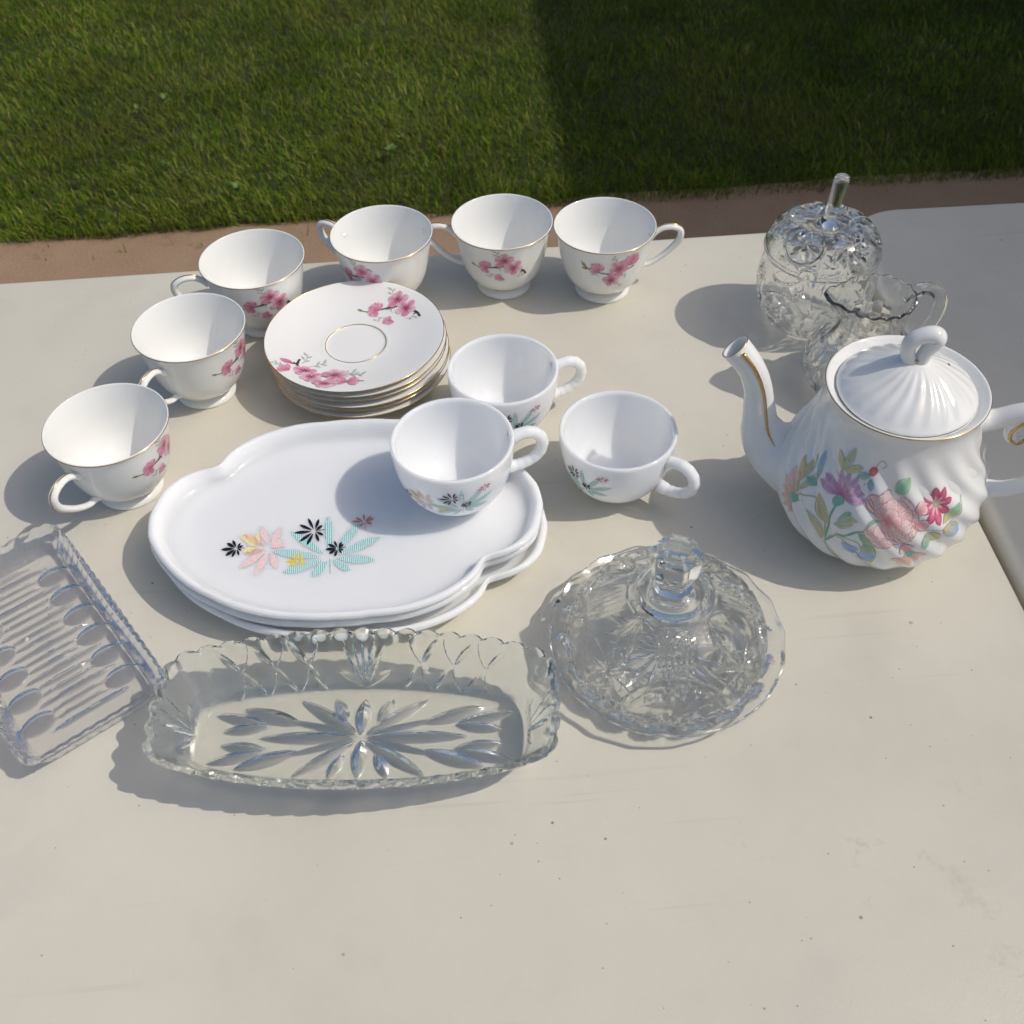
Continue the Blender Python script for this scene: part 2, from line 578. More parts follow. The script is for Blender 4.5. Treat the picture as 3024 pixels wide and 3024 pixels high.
def spray_b():
    random.seed(11)
    p = Print(); m = 0.001
    twig_leaves(p, 8 * m, -4 * m, -.6, 9 * m, 3); twig_leaves(p, -10 * m, -6 * m, 2.8, 10 * m, 3)
    twig_leaves(p, 5 * m, 9 * m, 2.1, 9 * m, 3); twig_leaves(p, 7 * m, -15 * m, -.9, 8 * m, 3)
    p.strip([(-26 * m, 5 * m), (-20 * m, 1 * m), (-10 * m, -2 * m), (4 * m, -4 * m), (16 * m, -1 * m), (22 * m, 1 * m)], .0012, (.13, .12, .1))
    p.lens(-22 * m, 2 * m, -27 * m, 8 * m, .0028, OLIVE, (.45, .33, .15)); p.lens(-21 * m, 1 * m, -27 * m, 1 * m, .0026, OLIVE, (.4, .3, .13))
    side_blossom(p, -13 * m, 2 * m, 7.5 * m, 1.2); side_blossom(p, -12 * m, 1 * m, 7 * m, 2.8)
    side_blossom(p, 17 * m, 6 * m, 10 * m, 1.0); side_blossom(p, 20 * m, 10 * m, 6 * m, .9)
    blossom(p, 1 * m, -11 * m, 8.5 * m, .5); blossom(p, 7 * m, 2 * m, 9.5 * m, 1.1)
    return p

def spray_c():
    random.seed(21)
    p = Print(); m = 0.001
    for (x, y, a, L) in ((-14, 10, 1.5, 13), (-8, 8, .7, 13), (-25, 3, 2.9, 9), (13, 0, .5, 14), (20, 2, .15, 12), (12, -9, .2, 14)):
        twig_leaves(p, x * m, y * m, a, L * m, 4)
    p.strip([(-20 * m, 10 * m), (-17 * m, 7 * m), (-12 * m, 2 * m), (4 * m, -3 * m), (20 * m, -7 * m), (34 * m, -7 * m)], .0010, (.2, .2, .17))
    p.strip([(-17 * m, 15 * m), (-17 * m, 8 * m), (-13 * m, 2 * m)], .0016, TWIG)
    p.strip([(-26 * m, 10 * m), (-20 * m, 8 * m), (-16 * m, 10 * m)], .0012, TWIG)
    p.lens(-20 * m, 8 * m, -30 * m, 11 * m, .0045, MAG, PINK)
    side_blossom(p, -22 * m, -1 * m, 7 * m, 2.7); side_blossom(p, 24 * m, -8 * m, 7.5 * m, .2); side_blossom(p, 20 * m, -9 * m, 6 * m, 2.9)
    blossom(p, -10 * m, 1 * m, 8.5 * m, .4, .8); blossom(p, -4 * m, -6 * m, 8.5 * m, 1.0, .8)
    blossom(p, 8 * m, -14 * m, 9.5 * m, .2, .6); blossom(p, 12 * m, 0, 9.5 * m, .7)
    return p

TEAL, TINT = (0.06, 0.45, 0.42), (0.66, 0.80, 0.81)
def leaf_star(p, x, y, petals, c, w, kind='solid', gap=9, lw=4, d=math.pi / 2, tint=None, inner=.14):
    for (tx, ty) in petals:
        dx, dy = tx - x, ty - y
        L = math.hypot(dx, dy)
        x0, y0 = x + dx * inner, y + dy * inner
        if kind == 'solid':
            p.lens(x0, y0, tx, ty, min(w, L * .30), c, c, nl=7, peak=.58)
        else:
            p.hatch(x0, y0, tx, ty, w, d, gap, lw, c, tint)

def sunray_print():
    """drawn on a 2000 x 1000 sheet, y downwards"""
    p = Print()
    # pale yellow leaf
    yl = (0.86, 0.74, 0.42)
    leaf_star(p, 530, 540, [(335, 430), (415, 405), (430, 590), (520, 400), (370, 590), (410, 500)], yl, 42)
    leaf_star(p, 640, 560, [(380, 430), (390, 612)], (0.80, 0.36, 0.20), 62, 'h', 15, 6, -0.75)
    leaf_star(p, 640, 560, [(540, 340), (735, 355), (762, 482), (355, 738), (503, 812), (705, 752)], (0.83, 0.42, 0.40), 66, 'h', 15, 6, -0.75,
              (0.86, 0.78, 0.79))
    p.strip([(650, 560), (785, 547)], 6, (0.80, 0.42, 0.42))
    leaf_star(p, 1205, 650, [(832, 395), (1197, 240), (1510, 300), (1690, 450), (1625, 665), (1388, 760), (1033, 820), (758, 785), (660, 588)],
              TEAL, 76, 'h', 18, 6.6, math.pi / 2, TINT)
    p.strip([(1204, 655), (1203, 790)], 6, TEAL)
    yy = (0.80, 0.62, 0.03)
    leaf_star(p, 915, 672, [(790, 680), (820, 722), (825, 632), (875, 605), (940, 598), (975, 690), (895, 735), (965, 715), (970, 640)], yy, 20)
    bk = (0.012, 0.012, 0.02)
    leaf_star(p, 325, 560, [(178, 572), (222, 628), (228, 510), (283, 480), (285, 640), (352, 626), (360, 508), (385, 532), (374, 578)], bk, 32)
    p.strip([(330, 558), (396, 553)], 5, bk)
    leaf_star(p, 1065, 395, [(868, 412), (918, 332), (1002, 268), (1108, 276), (1142, 338), (1150, 434), (1105, 496), (988, 530), (920, 496)], bk, 30)
    p.strip([(1075, 390), (1165, 380)], 6, bk)
    leaf_star(p, 1282, 560, [(1165, 570), (1192, 520), (1250, 490), (1322, 498), (1340, 520), (1336, 575), (1318, 606), (1250, 636), (1198, 610)], bk, 28)
    p.strip([(1288, 558), (1362, 545)], 5, bk)
    rd = (0.55, 0.23, 0.24)
    leaf_star(p, 1545, 305, [(1425, 302), (1462, 264), (1543, 228), (1618, 250), (1642, 270), (1618, 324), (1500, 350)], rd, 22)
    p.strip([(1548, 315), (1552, 380)], 6, rd)
    return p
SUNRAY = sunray_print()

def lathe_surf(prof_outer, ang0, s0):
    """print surface on a lathe's outer wall; x runs round, y up the wall from arc length s0"""
    P = np.asarray(prof_outer, float)
    ds = np.r_[0, np.cumsum(np.hypot(*np.diff(P, axis=0).T))]
    def f(x, y):
        s = s0 + y
        r = np.interp(s, ds, P[:, 0]); z = np.interp(s, ds, P[:, 1])
        r2 = np.interp(s + .0008, ds, P[:, 0]); z2 = np.interp(s + .0008, ds, P[:, 1])
        rm = np.interp(s0, ds, P[:, 0])
        a = ang0 + x / rm
        dr, dz = r2 - r, z2 - z
        L = np.hypot(dr, dz) + 1e-12
        nr, nz = dz / L, -dr / L
        return (np.stack([r * np.cos(a), r * np.sin(a), z], 1), np.stack([nr * np.cos(a), nr * np.sin(a), nz], 1))
    return f

# ------------------------------------------------------------------ ground, path, lawn
def sheet(name, pts, z, mat, kind):
    V = [(x, y, z) for x, y in pts]
    return tag(add(name, V, [list(range(len(V)))], mat, smooth=False), kind=kind)

def lawn_edge(x):
    return 2.192 + 0.0585 * (x + 0.117) + 0.005 * np.sin(x * 9.0) + 0.003 * np.sin(x * 31 + 1)
sheet('ground', [(-300, -300), (300, -300), (300, 300), (-300, 300)], -0.03, M['soil'], 'structure')
xs = np.linspace(-9, 9, 181)
V = np.array([(x, -6, 0) for x in xs] + [(x, lawn_edge(x) + .03, 0) for x in xs], float)
F = [(i, i + 1, i + 182, i + 181) for i in range(180)]
tag(add('path', V, F, M['path'], smooth=False), kind='structure')
# lawn: gently uneven soil sheet rising a little above the path
gx, gy = np.linspace(-9, 9, 181), np.r_[0, .02, .05, np.linspace(.1, 12, 100)]
GX, GY = np.meshgrid(gx, gy, indexing='ij')
def lawn_z(x, y, d):
    return 0.012 * np.clip(d / .05, 0, 1) + 0.010 * np.sin(x * 2.3 + 1.3 * y) + 0.008 * np.sin(y * 3.1 - x * 1.7) * np.clip(d, 0, 1) - 0.008
Y = lawn_edge(GX) + GY
V = np.stack([GX, Y, lawn_z(GX, Y, GY) + .004], -1).reshape(-1, 3)
tag(add('lawn', V, grid_faces(len(gx), len(gy)), M['soil']), kind='structure')

def grass_material():
    m, nt, b = principled("grass_blade", (.05, .09, .02), 0.55)
    a = N(nt, "ShaderNodeAttribute", attribute_name="Col")
    nt.links.new(a.outputs["Color"], b.inputs["Base Color"])
    b.inputs["Specular IOR Level"].default_value = 0.12
    t = N(nt, "ShaderNodeBsdfTranslucent")
    nt.links.new(a.outputs["Color"], t.inputs[0])
    mx = N(nt, "ShaderNodeMixShader")
    mx.inputs[0].default_value = 0.20
    nt.links.new(b.outputs[0], mx.inputs[1]); nt.links.new(t.outputs[0], mx.inputs[2])
    out = [n for n in nt.nodes if n.type == 'OUTPUT_MATERIAL'][0]
    nt.links.new(mx.outputs[0], out.inputs[0])
    return m
M['grass'] = grass_material()

def vnoise(x, y, s, seed):
    """cheap smooth value noise"""
    r = np.random.default_rng(seed).random((64, 64))
    X, Y = x * s, y * s
    i, j = np.floor(X).astype(int), np.floor(Y).astype(int)
    fx, fy = X - i, Y - j
    fx, fy = fx * fx * (3 - 2 * fx), fy * fy * (3 - 2 * fy)
    g = lambda a, b: r[a % 64, b % 64]
    return (g(i, j) * (1 - fx) + g(i + 1, j) * fx) * (1 - fy) + (g(i, j + 1) * (1 - fx) + g(i + 1, j + 1) * fx) * fy

def grass(name, nb, x0, x1, d0, d1, hmin, hmax, wid, seed):
    r = np.random.default_rng(seed)
    x = r.uniform(x0, x1, nb)
    d = d0 + (d1 - d0) * r.random(nb) ** 1.15
    y = lawn_edge(x) + d
    z = lawn_z(x, y, d)
    clump = vnoise(x, y, 9, 1) * .6 + vnoise(x, y, 28, 2) * .4
    h = (hmin + (hmax - hmin) * r.random(nb)) * (.65 + .7 * clump) * np.where(d < .06, 1.25, 1)
    az = r.uniform(0, 2 * np.pi, nb)
    comb = vnoise(x, y, 4, 5) * 2 * np.pi
    lean = np.stack([np.cos(az) + .3 * np.cos(comb), np.sin(az) + .3 * np.sin(comb)], 1) * (r.uniform(.1, 1.0, nb) ** .7 * h)[:, None] * .85
    face = az + r.uniform(-.6, .6, nb) + np.pi / 2
    w = wid * r.uniform(.6, 1.3, nb)
    sx, sy = np.cos(face) * w, np.sin(face) * w
    base = np.stack([x, y, z], 1)
    V = np.zeros((nb, 5, 3), dtype=np.float32)
    side = np.stack([sx, sy, 0 * sx], 1)
    up = np.stack([0 * h, 0 * h, h], 1)
    ln = np.concatenate([lean, np.zeros((nb, 1))], 1)
    V[:, 0] = base - side; V[:, 1] = base + side
    mid = base + up * .6 + ln * .42
    V[:, 2] = mid - side * .75; V[:, 3] = mid + side * .75
    V[:, 4] = base + up * .92 + ln * 1.12
    o = np.arange(nb)[:, None] * 5
    tri = np.concatenate([o + np.array([[0, 1, 3]]), o + np.array([[0, 3, 2]]), o + np.array([[2, 3, 4]])], 0)
    me = bpy.data.meshes.new(name)
    me.vertices.add(nb * 5); me.vertices.foreach_set("co", V.ravel())
    nt_ = len(tri)
    me.loops.add(nt_ * 3); me.loops.foreach_set("vertex_index", tri.ravel().astype(np.int32))
    me.polygons.add(nt_); me.polygons.foreach_set("loop_start", np.arange(0, nt_ * 3, 3, dtype=np.int32))
    me.update(calc_edges=True)
    pal = np.array([(0.080, 0.138, 0.007), (0.118, 0.172, 0.010), (0.050, 0.104, 0.005), (0.185, 0.205, 0.026), (0.32, 0.26, 0.085)])
    dry = vnoise(x, y, 3.5, 8) * .6 + vnoise(x, y, 11, 9) * .4
    u = r.random(nb)
    idx = np.where(u < .36, 0, np.where(u < .60, 1, np.where(u < .80, 2, np.where(u < .94 - .14 * (dry - .5), 3, 4))))
    c = 1.26 * pal[idx] * (.6 + .8 * r.random(nb))[:, None]
    c = c * (.62 + .78 * dry)[:, None]
    yl = np.clip((vnoise(x, y, 5.5, 12) - .5) * 2.2, 0, 1)[:, None]
    c = c * (1 - .5 * yl) + np.array((.165, .175, .026)) * .5 * yl
    C = np.ones((nb, 5, 4), dtype=np.float32)
    C[:, :, :3] = c[:, None]
    a = me.attributes.new("Col", 'FLOAT_COLOR', 'POINT')
    a.data.foreach_set("color", C.ravel())
    me.materials.append(M['grass'])
    return tag(link(name, me), 'short mown lawn grass beyond the path', 'grass', kind='stuff')
grass('grass', 390000, -2.5, 2.5, -0.012, 2.2, .012, .034, .00095, 5)

cl = grass('grass_clipping', 260, -2.2, 2.2, -0.10, 0.01, .010, .024, .0011, 17)
cl['label'] = 'stray grass clippings lying on the path along the lawn'

# small broad-leaved weeds along the lawn's edge
def weed_leaf():
    t = np.linspace(0, 1, 6); hw = .0075 * np.sin(np.pi * np.clip(t, .03, .99) ** .8) ** .7
    P = np.stack([np.stack([t * .026, -hw, .006 * np.sin(t * 2.6) + .0015], 1), np.stack([t * .026, 0 * t, .006 * np.sin(t * 2.6)], 1),
                  np.stack([t * .026, hw, .006 * np.sin(t * 2.6) + .0015], 1)], 1).reshape(-1, 3)
    return P, grid_faces(6, 3)
M['weed'] = principled("weed_leaf", (0.10, 0.16, 0.02), 0.6)[0]
wl = mesh_data('leaf', *weed_leaf(), M['weed'])
WEEDS = [(-0.92, 2.66, 'pale clover weed in the sunny lawn, well behind the saucers'), (-0.86, 2.71, None), (-0.50, 2.28, None), (-0.79, 2.37, None),
         (-0.24, 2.46, None), (-0.26, 2.40, None), (-0.44, 2.38, None), (-0.73, 2.33, None), (-0.98, 2.32, None), (-0.60, 2.24, None)]
random.seed(4)
for k, (x, y, l) in enumerate(WEEDS):
    w = empty('weed', (x, y, float(lawn_z(x, y, 1)) + .018))
    tag(w, 'small bright broad-leaved weed growing in the sunlit lawn near its edge', 'weed', 'weeds in the lawn')
    n = random.randint(4, 8)
    wsz = random.uniform(.55, 1.0)
    for i in range(n):
        o = link('leaf', wl, w)
        s = random.uniform(.5, 1.0) * wsz
        o.scale = (s, s, s)
        o.location = (0, 0, random.uniform(0, .012))
        o.rotation_euler = (random.uniform(-.3, .3), -random.uniform(.1, .7), i * 6.28 / n + random.uniform(-.4, .4))

# ------------------------------------------------------------------ building that shades the lawn, plus an added roof shading the second table (out of frame)
def siding_material():
    m, nt, b = principled("brown_siding", (0.14, 0.12, 0.10), 0.7)
    tc = N(nt, "ShaderNodeTexCoord").outputs["Object"]
    nt.links.new(ramp(nt, noise(nt, tc, 3, 6).outputs[0], [(.3, (.11, .095, .08)), (.7, (.16, .14, .115))]).outputs[0], b.inputs["Base Color"])
    return m
M['siding'] = siding_material()
M['roof'] = concrete_material("roof_shingle", (0.07, 0.065, 0.06), (0.10, 0.09, 0.085), (0.13, 0.12, 0.11))
HR = R_(1.3)
house = tag(empty('house', (0.12, 2.5, 0), HR), 'building whose roof edge shades the lawn, with an added roof shading the second table', 'house')
hx = 0.81 * 3.1                       # eave edge offset for an eave 3.1 m up
wb = [box(hx + .35, hx + .36 + .16, -1.0, 9.0, 0, 3.02)]
add('wall', *merge(wb), M['siding'], house, smooth=False)
# lapped siding boards are too far out of frame to see; roof slab with its eave edge at 3.1 m
V = np.array([(hx, -1.2, 3.0), (hx, 9.3, 3.0), (hx, 9.3, 3.1), (hx, -1.2, 3.1), (hx + 4, -1.2, 4.6), (hx + 4, 9.3, 4.6), (hx + 4, -1.2, 4.5), (hx + 4, 9.3, 4.5)])
add('roof', V, [(0, 1, 2, 3), (3, 2, 5, 4), (0, 6, 7, 1), (0, 3, 4, 6), (1, 7, 5, 2), (4, 5, 7, 6)], M['roof'], house, smooth=False)
# unseen lower roof, added only to throw shade on the second table
px = (0.352 - 0.12) + 0.81 * (2.5 - TZ) - 0.045
add('added_shade_roof', *box(px, hx + .34, -4.2, -1.35, 2.42, 2.5), M['roof'], house, smooth=False)
for yy in (-4.0, -1.55):
    add('added_shade_post', *box(px + .2, px + .3, yy - .05, yy + .05, 0, 2.42), M['siding'], house, smooth=False)  # added, unseen posts under that roof

# ------------------------------------------------------------------ folding tables
def rounded_rect(w, d, r, n=14):
    pts = []
    for cx, cy, a0 in ((w / 2 - r, d / 2 - r, 0), (-w / 2 + r, d / 2 - r, 90), (-w / 2 + r, -d / 2 + r, 180), (w / 2 - r, -d / 2 + r, 270)):
        for k in range(n + 1):
            a = R_(a0 + 90 * k / n)
            pts.append((cx, cy, math.cos(a), math.sin(a)))
    return np.array(pts)

def table(label, w, d, cx, cy, rot):
    t = empty('folding_table', (cx, cy, 0), rot)
    tag(t, label, 'table', 'folding tables side by side')
    r = 0.06
    q = rounded_rect(w, d, r)
    prof = [(0.0, TZ), (-.006, TZ)]
    prof = []
    for a in np.linspace(90, 0, 7):            # top edge rounding, radius 9 mm
        prof.append((-.006 + .006 * math.cos(R_(a)), TZ - .006 + .006 * math.sin(R_(a))))
    prof += [(0.0005, TZ - .02), (-.001, TZ - .036)]
    for a in np.linspace(0, -90, 4):
        prof.append((-.007 + .006 * math.cos(R_(a)), TZ - .039 + .006 * math.sin(R_(a))))
    n, k = len(q), len(prof)
    P = np.zeros((n, k, 3))
    for j, (o, z) in enumerate(prof):
        P[:, j, 0] = q[:, 0] + q[:, 2] * (r + o); P[:, j, 1] = q[:, 1] + q[:, 3] * (r + o); P[:, j, 2] = z
    F = grid_faces(n, k, wrap_n=True)[:, ::-1].tolist()
    F.append([i * k for i in range(n)]); F.append([i * k + k - 1 for i in range(n)][::-1])
    top = add('tabletop', P.reshape(-1, 3), F, M['table'], t, sharp=50)
    for sx in (-1, 1):
        for sy in (-1, 1):
            add('leg', *sweep([(sx * (w / 2 - .22), sy * (d / 2 - .09), 0.0), (sx * (w / 2 - .22), sy * (d / 2 - .09), TZ - .046)], .0135, 12, up=(1, 0, 0)), M['steel'], t)
        add('crossbar', *sweep([(sx * (w / 2 - .22), -(d / 2 - .09), .12), (sx * (w / 2 - .22), d / 2 - .09, .12)], .011, 10), M['steel'], t)
    return t
def place(w, d, corner, rot):
    """centre so that the back-corner lands on `corner`; side -1 = back-left, 1 = back-right"""
    side, x, y = corner
    c, s = math.cos(rot), math.sin(rot)
    lx, ly = side * w / 2, d / 2
    return x - (c * lx - s * ly), y - (s * lx + c * ly)
rot1, rot2 = R_(3.2), R_(2.0)
c1 = place(1.83, .765, (1, 0.3290, 0.9378), rot1)
table('beige plastic folding table carrying all the china and glassware', 1.83, .765, *c1, rot1)
c2 = place(1.83, .765, (-1, 0.3420, 0.9655), rot2)
table('bare shaded folding table standing beyond the teapot handle, across a narrow gap', 1.83, .765, *c2, rot2)

# ------------------------------------------------------------------ blossom teacups
def cup_profiles():
    outer = spline([(.0208, .0072), (.0235, .0092), (.0290, .0135), (.0340, .0205), (.0377, .0300), (.0402, .0410), (.0420, .0510), (.0437, .0600), (.0453, .0660), (.0460, .0680)], 40)
    return outer
CUP_OUT = cup_profiles()

def make_teacup():
    root = empty('teacup')
    o = CUP_OUT
    inner = spline([(.0446, .0672), (.0425, .0600), (.0402, .0490), (.0378, .0380), (.0340, .0270), (.0280, .0180), (.0200, .0125), (.0100, .0104), (.0, .0100)], 34)
    rim = [(.04595, .0684), (.04545, .0686), (.0449, .0682)]
    under = [(0, .0052), (.012, .0052), (.0200, .0060)]
    V, F = lathe(np.concatenate([under, o, rim, inner]), 80)
    bowl = add('bowl', V, F, M['porcelain'], root)
    foot = spline([(.0205, .0070), (.0215, .0058), (.0240, .0042), (.0255, .0020), (.0250, .0), (.0225, .0), (.0212, .0025), (.0195, .0050)], 26)
    add('foot', *lathe(np.concatenate([[(.0190, .0070)], foot[::-1] if False else foot, [(.0190, .0070)]]), 72), M['porcelain'], root)
    hp = spline([(.0420, .0520), (.0470, .0570), (.0540, .0608), (.0630, .0608), (.0698, .0565), (.0694, .0475), (.0630, .0390), (.0540, .0305), (.0440, .0240), (.0365, .0225), (.0335, .0215)], 46)
    rad = np.interp(np.linspace(0, 1, 46), [0, .1, .35, .5, .62, .85, 1], [.0044, .0034, .0037, .0042, .0036, .0028, .0036])
    path = np.stack([hp[:, 0], 0 * hp[:, 0], hp[:, 1]], 1)
    h = add('handle', *sweep(path, rad, 14, up=(0, 1, 0), aspect=.72), M['porcelain'], root)
    T = np.gradient(hp, axis=0); T /= np.linalg.norm(T, axis=1)[:, None]
    off = np.stack([-T[:, 1], T[:, 0]], 1) * (rad * .72 + .00005)[:, None]
    g = (hp + off)[6:34]
    add('gold_line', *sweep(np.stack([g[:, 0], 0 * g[:, 0], g[:, 1]], 1), .00055, 6, up=(0, 1, 0)), M['gold'], h)
    add('gold_rim', *ring(.04598, .0677, .00042), M['gold'], bowl)
    add('gold_band', *ring(.0214, .0073, .0004, 64), M['gold'], bowl)
    s0 = .0465
    spray_a().xf([[1.0, 0, 0], [0, .95, 0]]).build('blossom_print', lathe_surf(o, math.pi / 2, s0), bowl)
    spray_b().xf([[1.0, 0, 0], [0, 1.0, 0]]).build('blossom_print', lathe_surf(o, -math.pi / 2, s0), bowl)
    return root
CUPS = [((-0.2999, 0.6042), -112, 'blossom teacup standing next to the corner of the ribbed glass relish tray'),
        ((-0.2586, 0.7190), -114, 'blossom teacup with its handle touching the cup near the relish tray'),
        ((-0.2201, 0.8139), -163, 'blossom teacup whose pink spray is overlapped by the left of the saucer stack'),
        ((-0.1084, 0.8466), 150, 'blossom teacup standing right behind the saucer stack, its lower half hidden'),
        ((0.0001, 0.8588), 173, 'blossom teacup with its handle against the rim of the cup behind the saucers'),
        ((0.0923, 0.8471), 4, 'blossom teacup at the row end, handle pointing toward the glass apple jar')]
proto = make_teacup()
for i, ((x, y), a, lab) in enumerate(CUPS):
    c = proto if i == 0 else copy_tree(proto)
    c.location = (x, y, TZ + .0004)
    c.rotation_euler = (0, 0, R_(a))
    tag(c, lab, 'teacup', 'white blossom teacups with gold rims')

# ------------------------------------------------------------------ saucer stack
SAU_TOP = spline([(0, .0050), (.015, .0050), (.0235, .0051), (.0258, .0058), (.0275, .0063), (.032, .0066), (.044, .0086), (.058, .0122), (.068, .0150), (.0745, .0166)], 46)
def saucer_mesh():
    under = spline([(.0755, .0160), (.070, .0132), (.058, .0094), (.044, .0060), (.034, .0038), (.0285, .0020), (.0275, .0), (.0252, .0), (.0245, .0022), (.012, .0026), (0, .0026)], 40)
    rim = [(.0753, .0168), (.0757, .0165)]
    return lathe(np.concatenate([SAU_TOP, rim, under]), 96)
plate_me = mesh_data('plate', *saucer_mesh(), M['porcelain'])
goldrim_me = mesh_data('gold_rim', *ring(.07555, .0165, .00042, 120), M['gold'])
goldring_me = mesh_data('gold_ring', *ring(.0259, .0059, .00035, 90), M['gold'])
ORD = ['bottom saucer of the stack, resting on the table', 'second saucer from the bottom of the stack', 'third saucer from the bottom of the stack',
       'fourth saucer from the bottom of the stack', 'saucer just beneath the top one of the stack', 'top saucer of the stack, showing pink blossoms and a gold ring']
for k in range(6):
    jx, jy = [(.0035, -.0005), (.0028, .0012), (.0030, -.0008), (.0012, .0006), (.0016, -.0004), (0, 0)][k]
    s = empty('saucer', (-0.1276 + jx, 0.7345 + jy, TZ + .0004 + k * .0054), R_([10, 75, 140, 200, 300, 0][k]))
    tag(s, ORD[k], 'saucer', 'stacked blossom saucers')
    p = link('plate', plate_me, s)
    link('gold_rim', goldrim_me, p)
    if k == 5:
        link('gold_ring', goldring_me, p)
        def disc_surf(ang, r0):
            def f(x, y):
                X = r0 * math.cos(ang) + x; Yv = r0 * math.sin(ang) + y
                r = np.hypot(X, Yv)
                z = np.interp(r, SAU_TOP[:, 0], SAU_TOP[:, 1])
                dz = (np.interp(r + .001, SAU_TOP[:, 0], SAU_TOP[:, 1]) - z) / .001
                n = np.stack([-dz * X / r, -dz * Yv / r, 1 + 0 * r], 1)
                return np.stack([X, Yv, z], 1), n / np.linalg.norm(n, axis=1)[:, None]
            return f
        spray_a().xf([[1.06, .11, 0], [-.11, 1.06, 0]]).build('blossom_print', disc_surf(R_(57), .050), p)
        spray_c().xf([[1.16, 0.15, 0], [-.15, 1.16, 0]]).build('blossom_print', disc_surf(R_(239), .052), p)

# ------------------------------------------------------------------ milk glass snack trays
HT = np.array([-90, -76, -64, -46, -38, -33, -30, -27.5, -25, -22, -17, -11, 0, 8, 20, 42, 60, 75, 90])
HRr = np.array([.0972, .0985, .1040, .1115, .1138, .1142, .1130, .1118, .1140, .1230, .1335, .1400, .1430, .1412, .1312, .1145, .1055, .0995, .0972])
def tray_r(th):
    d = (np.degrees(th) + 90) % 180 - 90
    # smooth periodic interpolation
    x = np.concatenate([HT[:-1] - 180, HT, HT[1:] + 180]); y = np.concatenate([HRr[:-1], HRr, HRr[1:]])
    f = np.linspace(-180, 180, 1441)
    g = np.interp(f, x, y)
    ker = np.exp(-np.linspace(-2, 2, 21) ** 2); ker /= ker.sum()
    g = np.convolve(np.pad(g, 10, 'wrap'), ker, 'valid')
    return np.interp(d, f, g)
def tray_mesh():
    n = 220
    th = np.linspace(0, 2 * np.pi, n, endpoint=False)
    Ro = tray_r(th)
    Rs = np.array([np.mean(np.roll(Ro, k)[:1]) for k in [0]])  # outer outline kept sharp at rim
    prof = spline([(.0000, .0165), (.0005, .0188), (.0018, .0198), (.0038, .0197), (.0055, .0180), (.0085, .0128), (.0122, .0092), (.0175, .0077), (.0250, .0071), (.032, .0070)], 30)
    outer = spline([(.0250, .0012), (.0215, .0), (.0185, .0014), (.0120, .0060), (.0060, .0105), (.0015, .0140), (.0000, .0165)], 18)[:-1]
    # soften the notch towards the floor
    k = np.exp(-np.linspace(-2.2, 2.2, 41) ** 2); k /= k.sum()
    Rsm = np.convolve(np.pad(Ro, 20, 'wrap'), k, 'valid')
    rows = []
    for ins, z in np.concatenate([[(.06, .0012)], outer, prof]):
        m = min(1, ins / .02)
        rr = Ro * (1 - m) + Rsm * m - ins
        rows.append(np.stack([rr * np.cos(th), rr * np.sin(th), 0 * th + z], 1))
    for fr in (.55, .25, .04):
        rr = (Rsm - .032) * fr
        rows.append(np.stack([rr * np.cos(th), rr * np.sin(th), 0 * th + .0070], 1))
    P = np.stack(rows, 1)
    F = grid_faces(n, P.shape[1], wrap_n=True).tolist()
    m = P.shape[1]
    F.append([i * m + m - 1 for i in range(n)]); F.append([i * m for i in range(n)][::-1])
    return P.reshape(-1, 3), F
tray_me = mesh_data('dish', *tray_mesh(), M['milk'])
for k, lab in enumerate(['bottom milk glass snack tray of the stack, resting on the table', 'middle milk glass snack tray of the stack',
                         'top milk glass snack tray with leaf print, a cup standing on it']):
    t = empty('snack_tray', (-0.120 + [.003, -.001, 0][k], 0.537 + [-.003, .001, 0][k], TZ + .0004 + k * .0090), R_([-.8, .6, 0][k]))
    tag(t, lab, 'tray', 'stacked milk glass snack trays')
    d = link('dish', tray_me, t)
    if k == 2:
        A = [[7.60752187958914e-05, 1.0672126671771632e-05, -0.10867797549721969], [-3.5283148747520244e-06, -0.00010100677575467141, 0.03410694299821029]]
        SUNRAY.xf(A).build('leaf_print', lambda x, y: (np.stack([x, y, 0 * x + .0070], 1), np.tile([0, 0, 1.0], (len(x), 1))), d, lift=.00012)

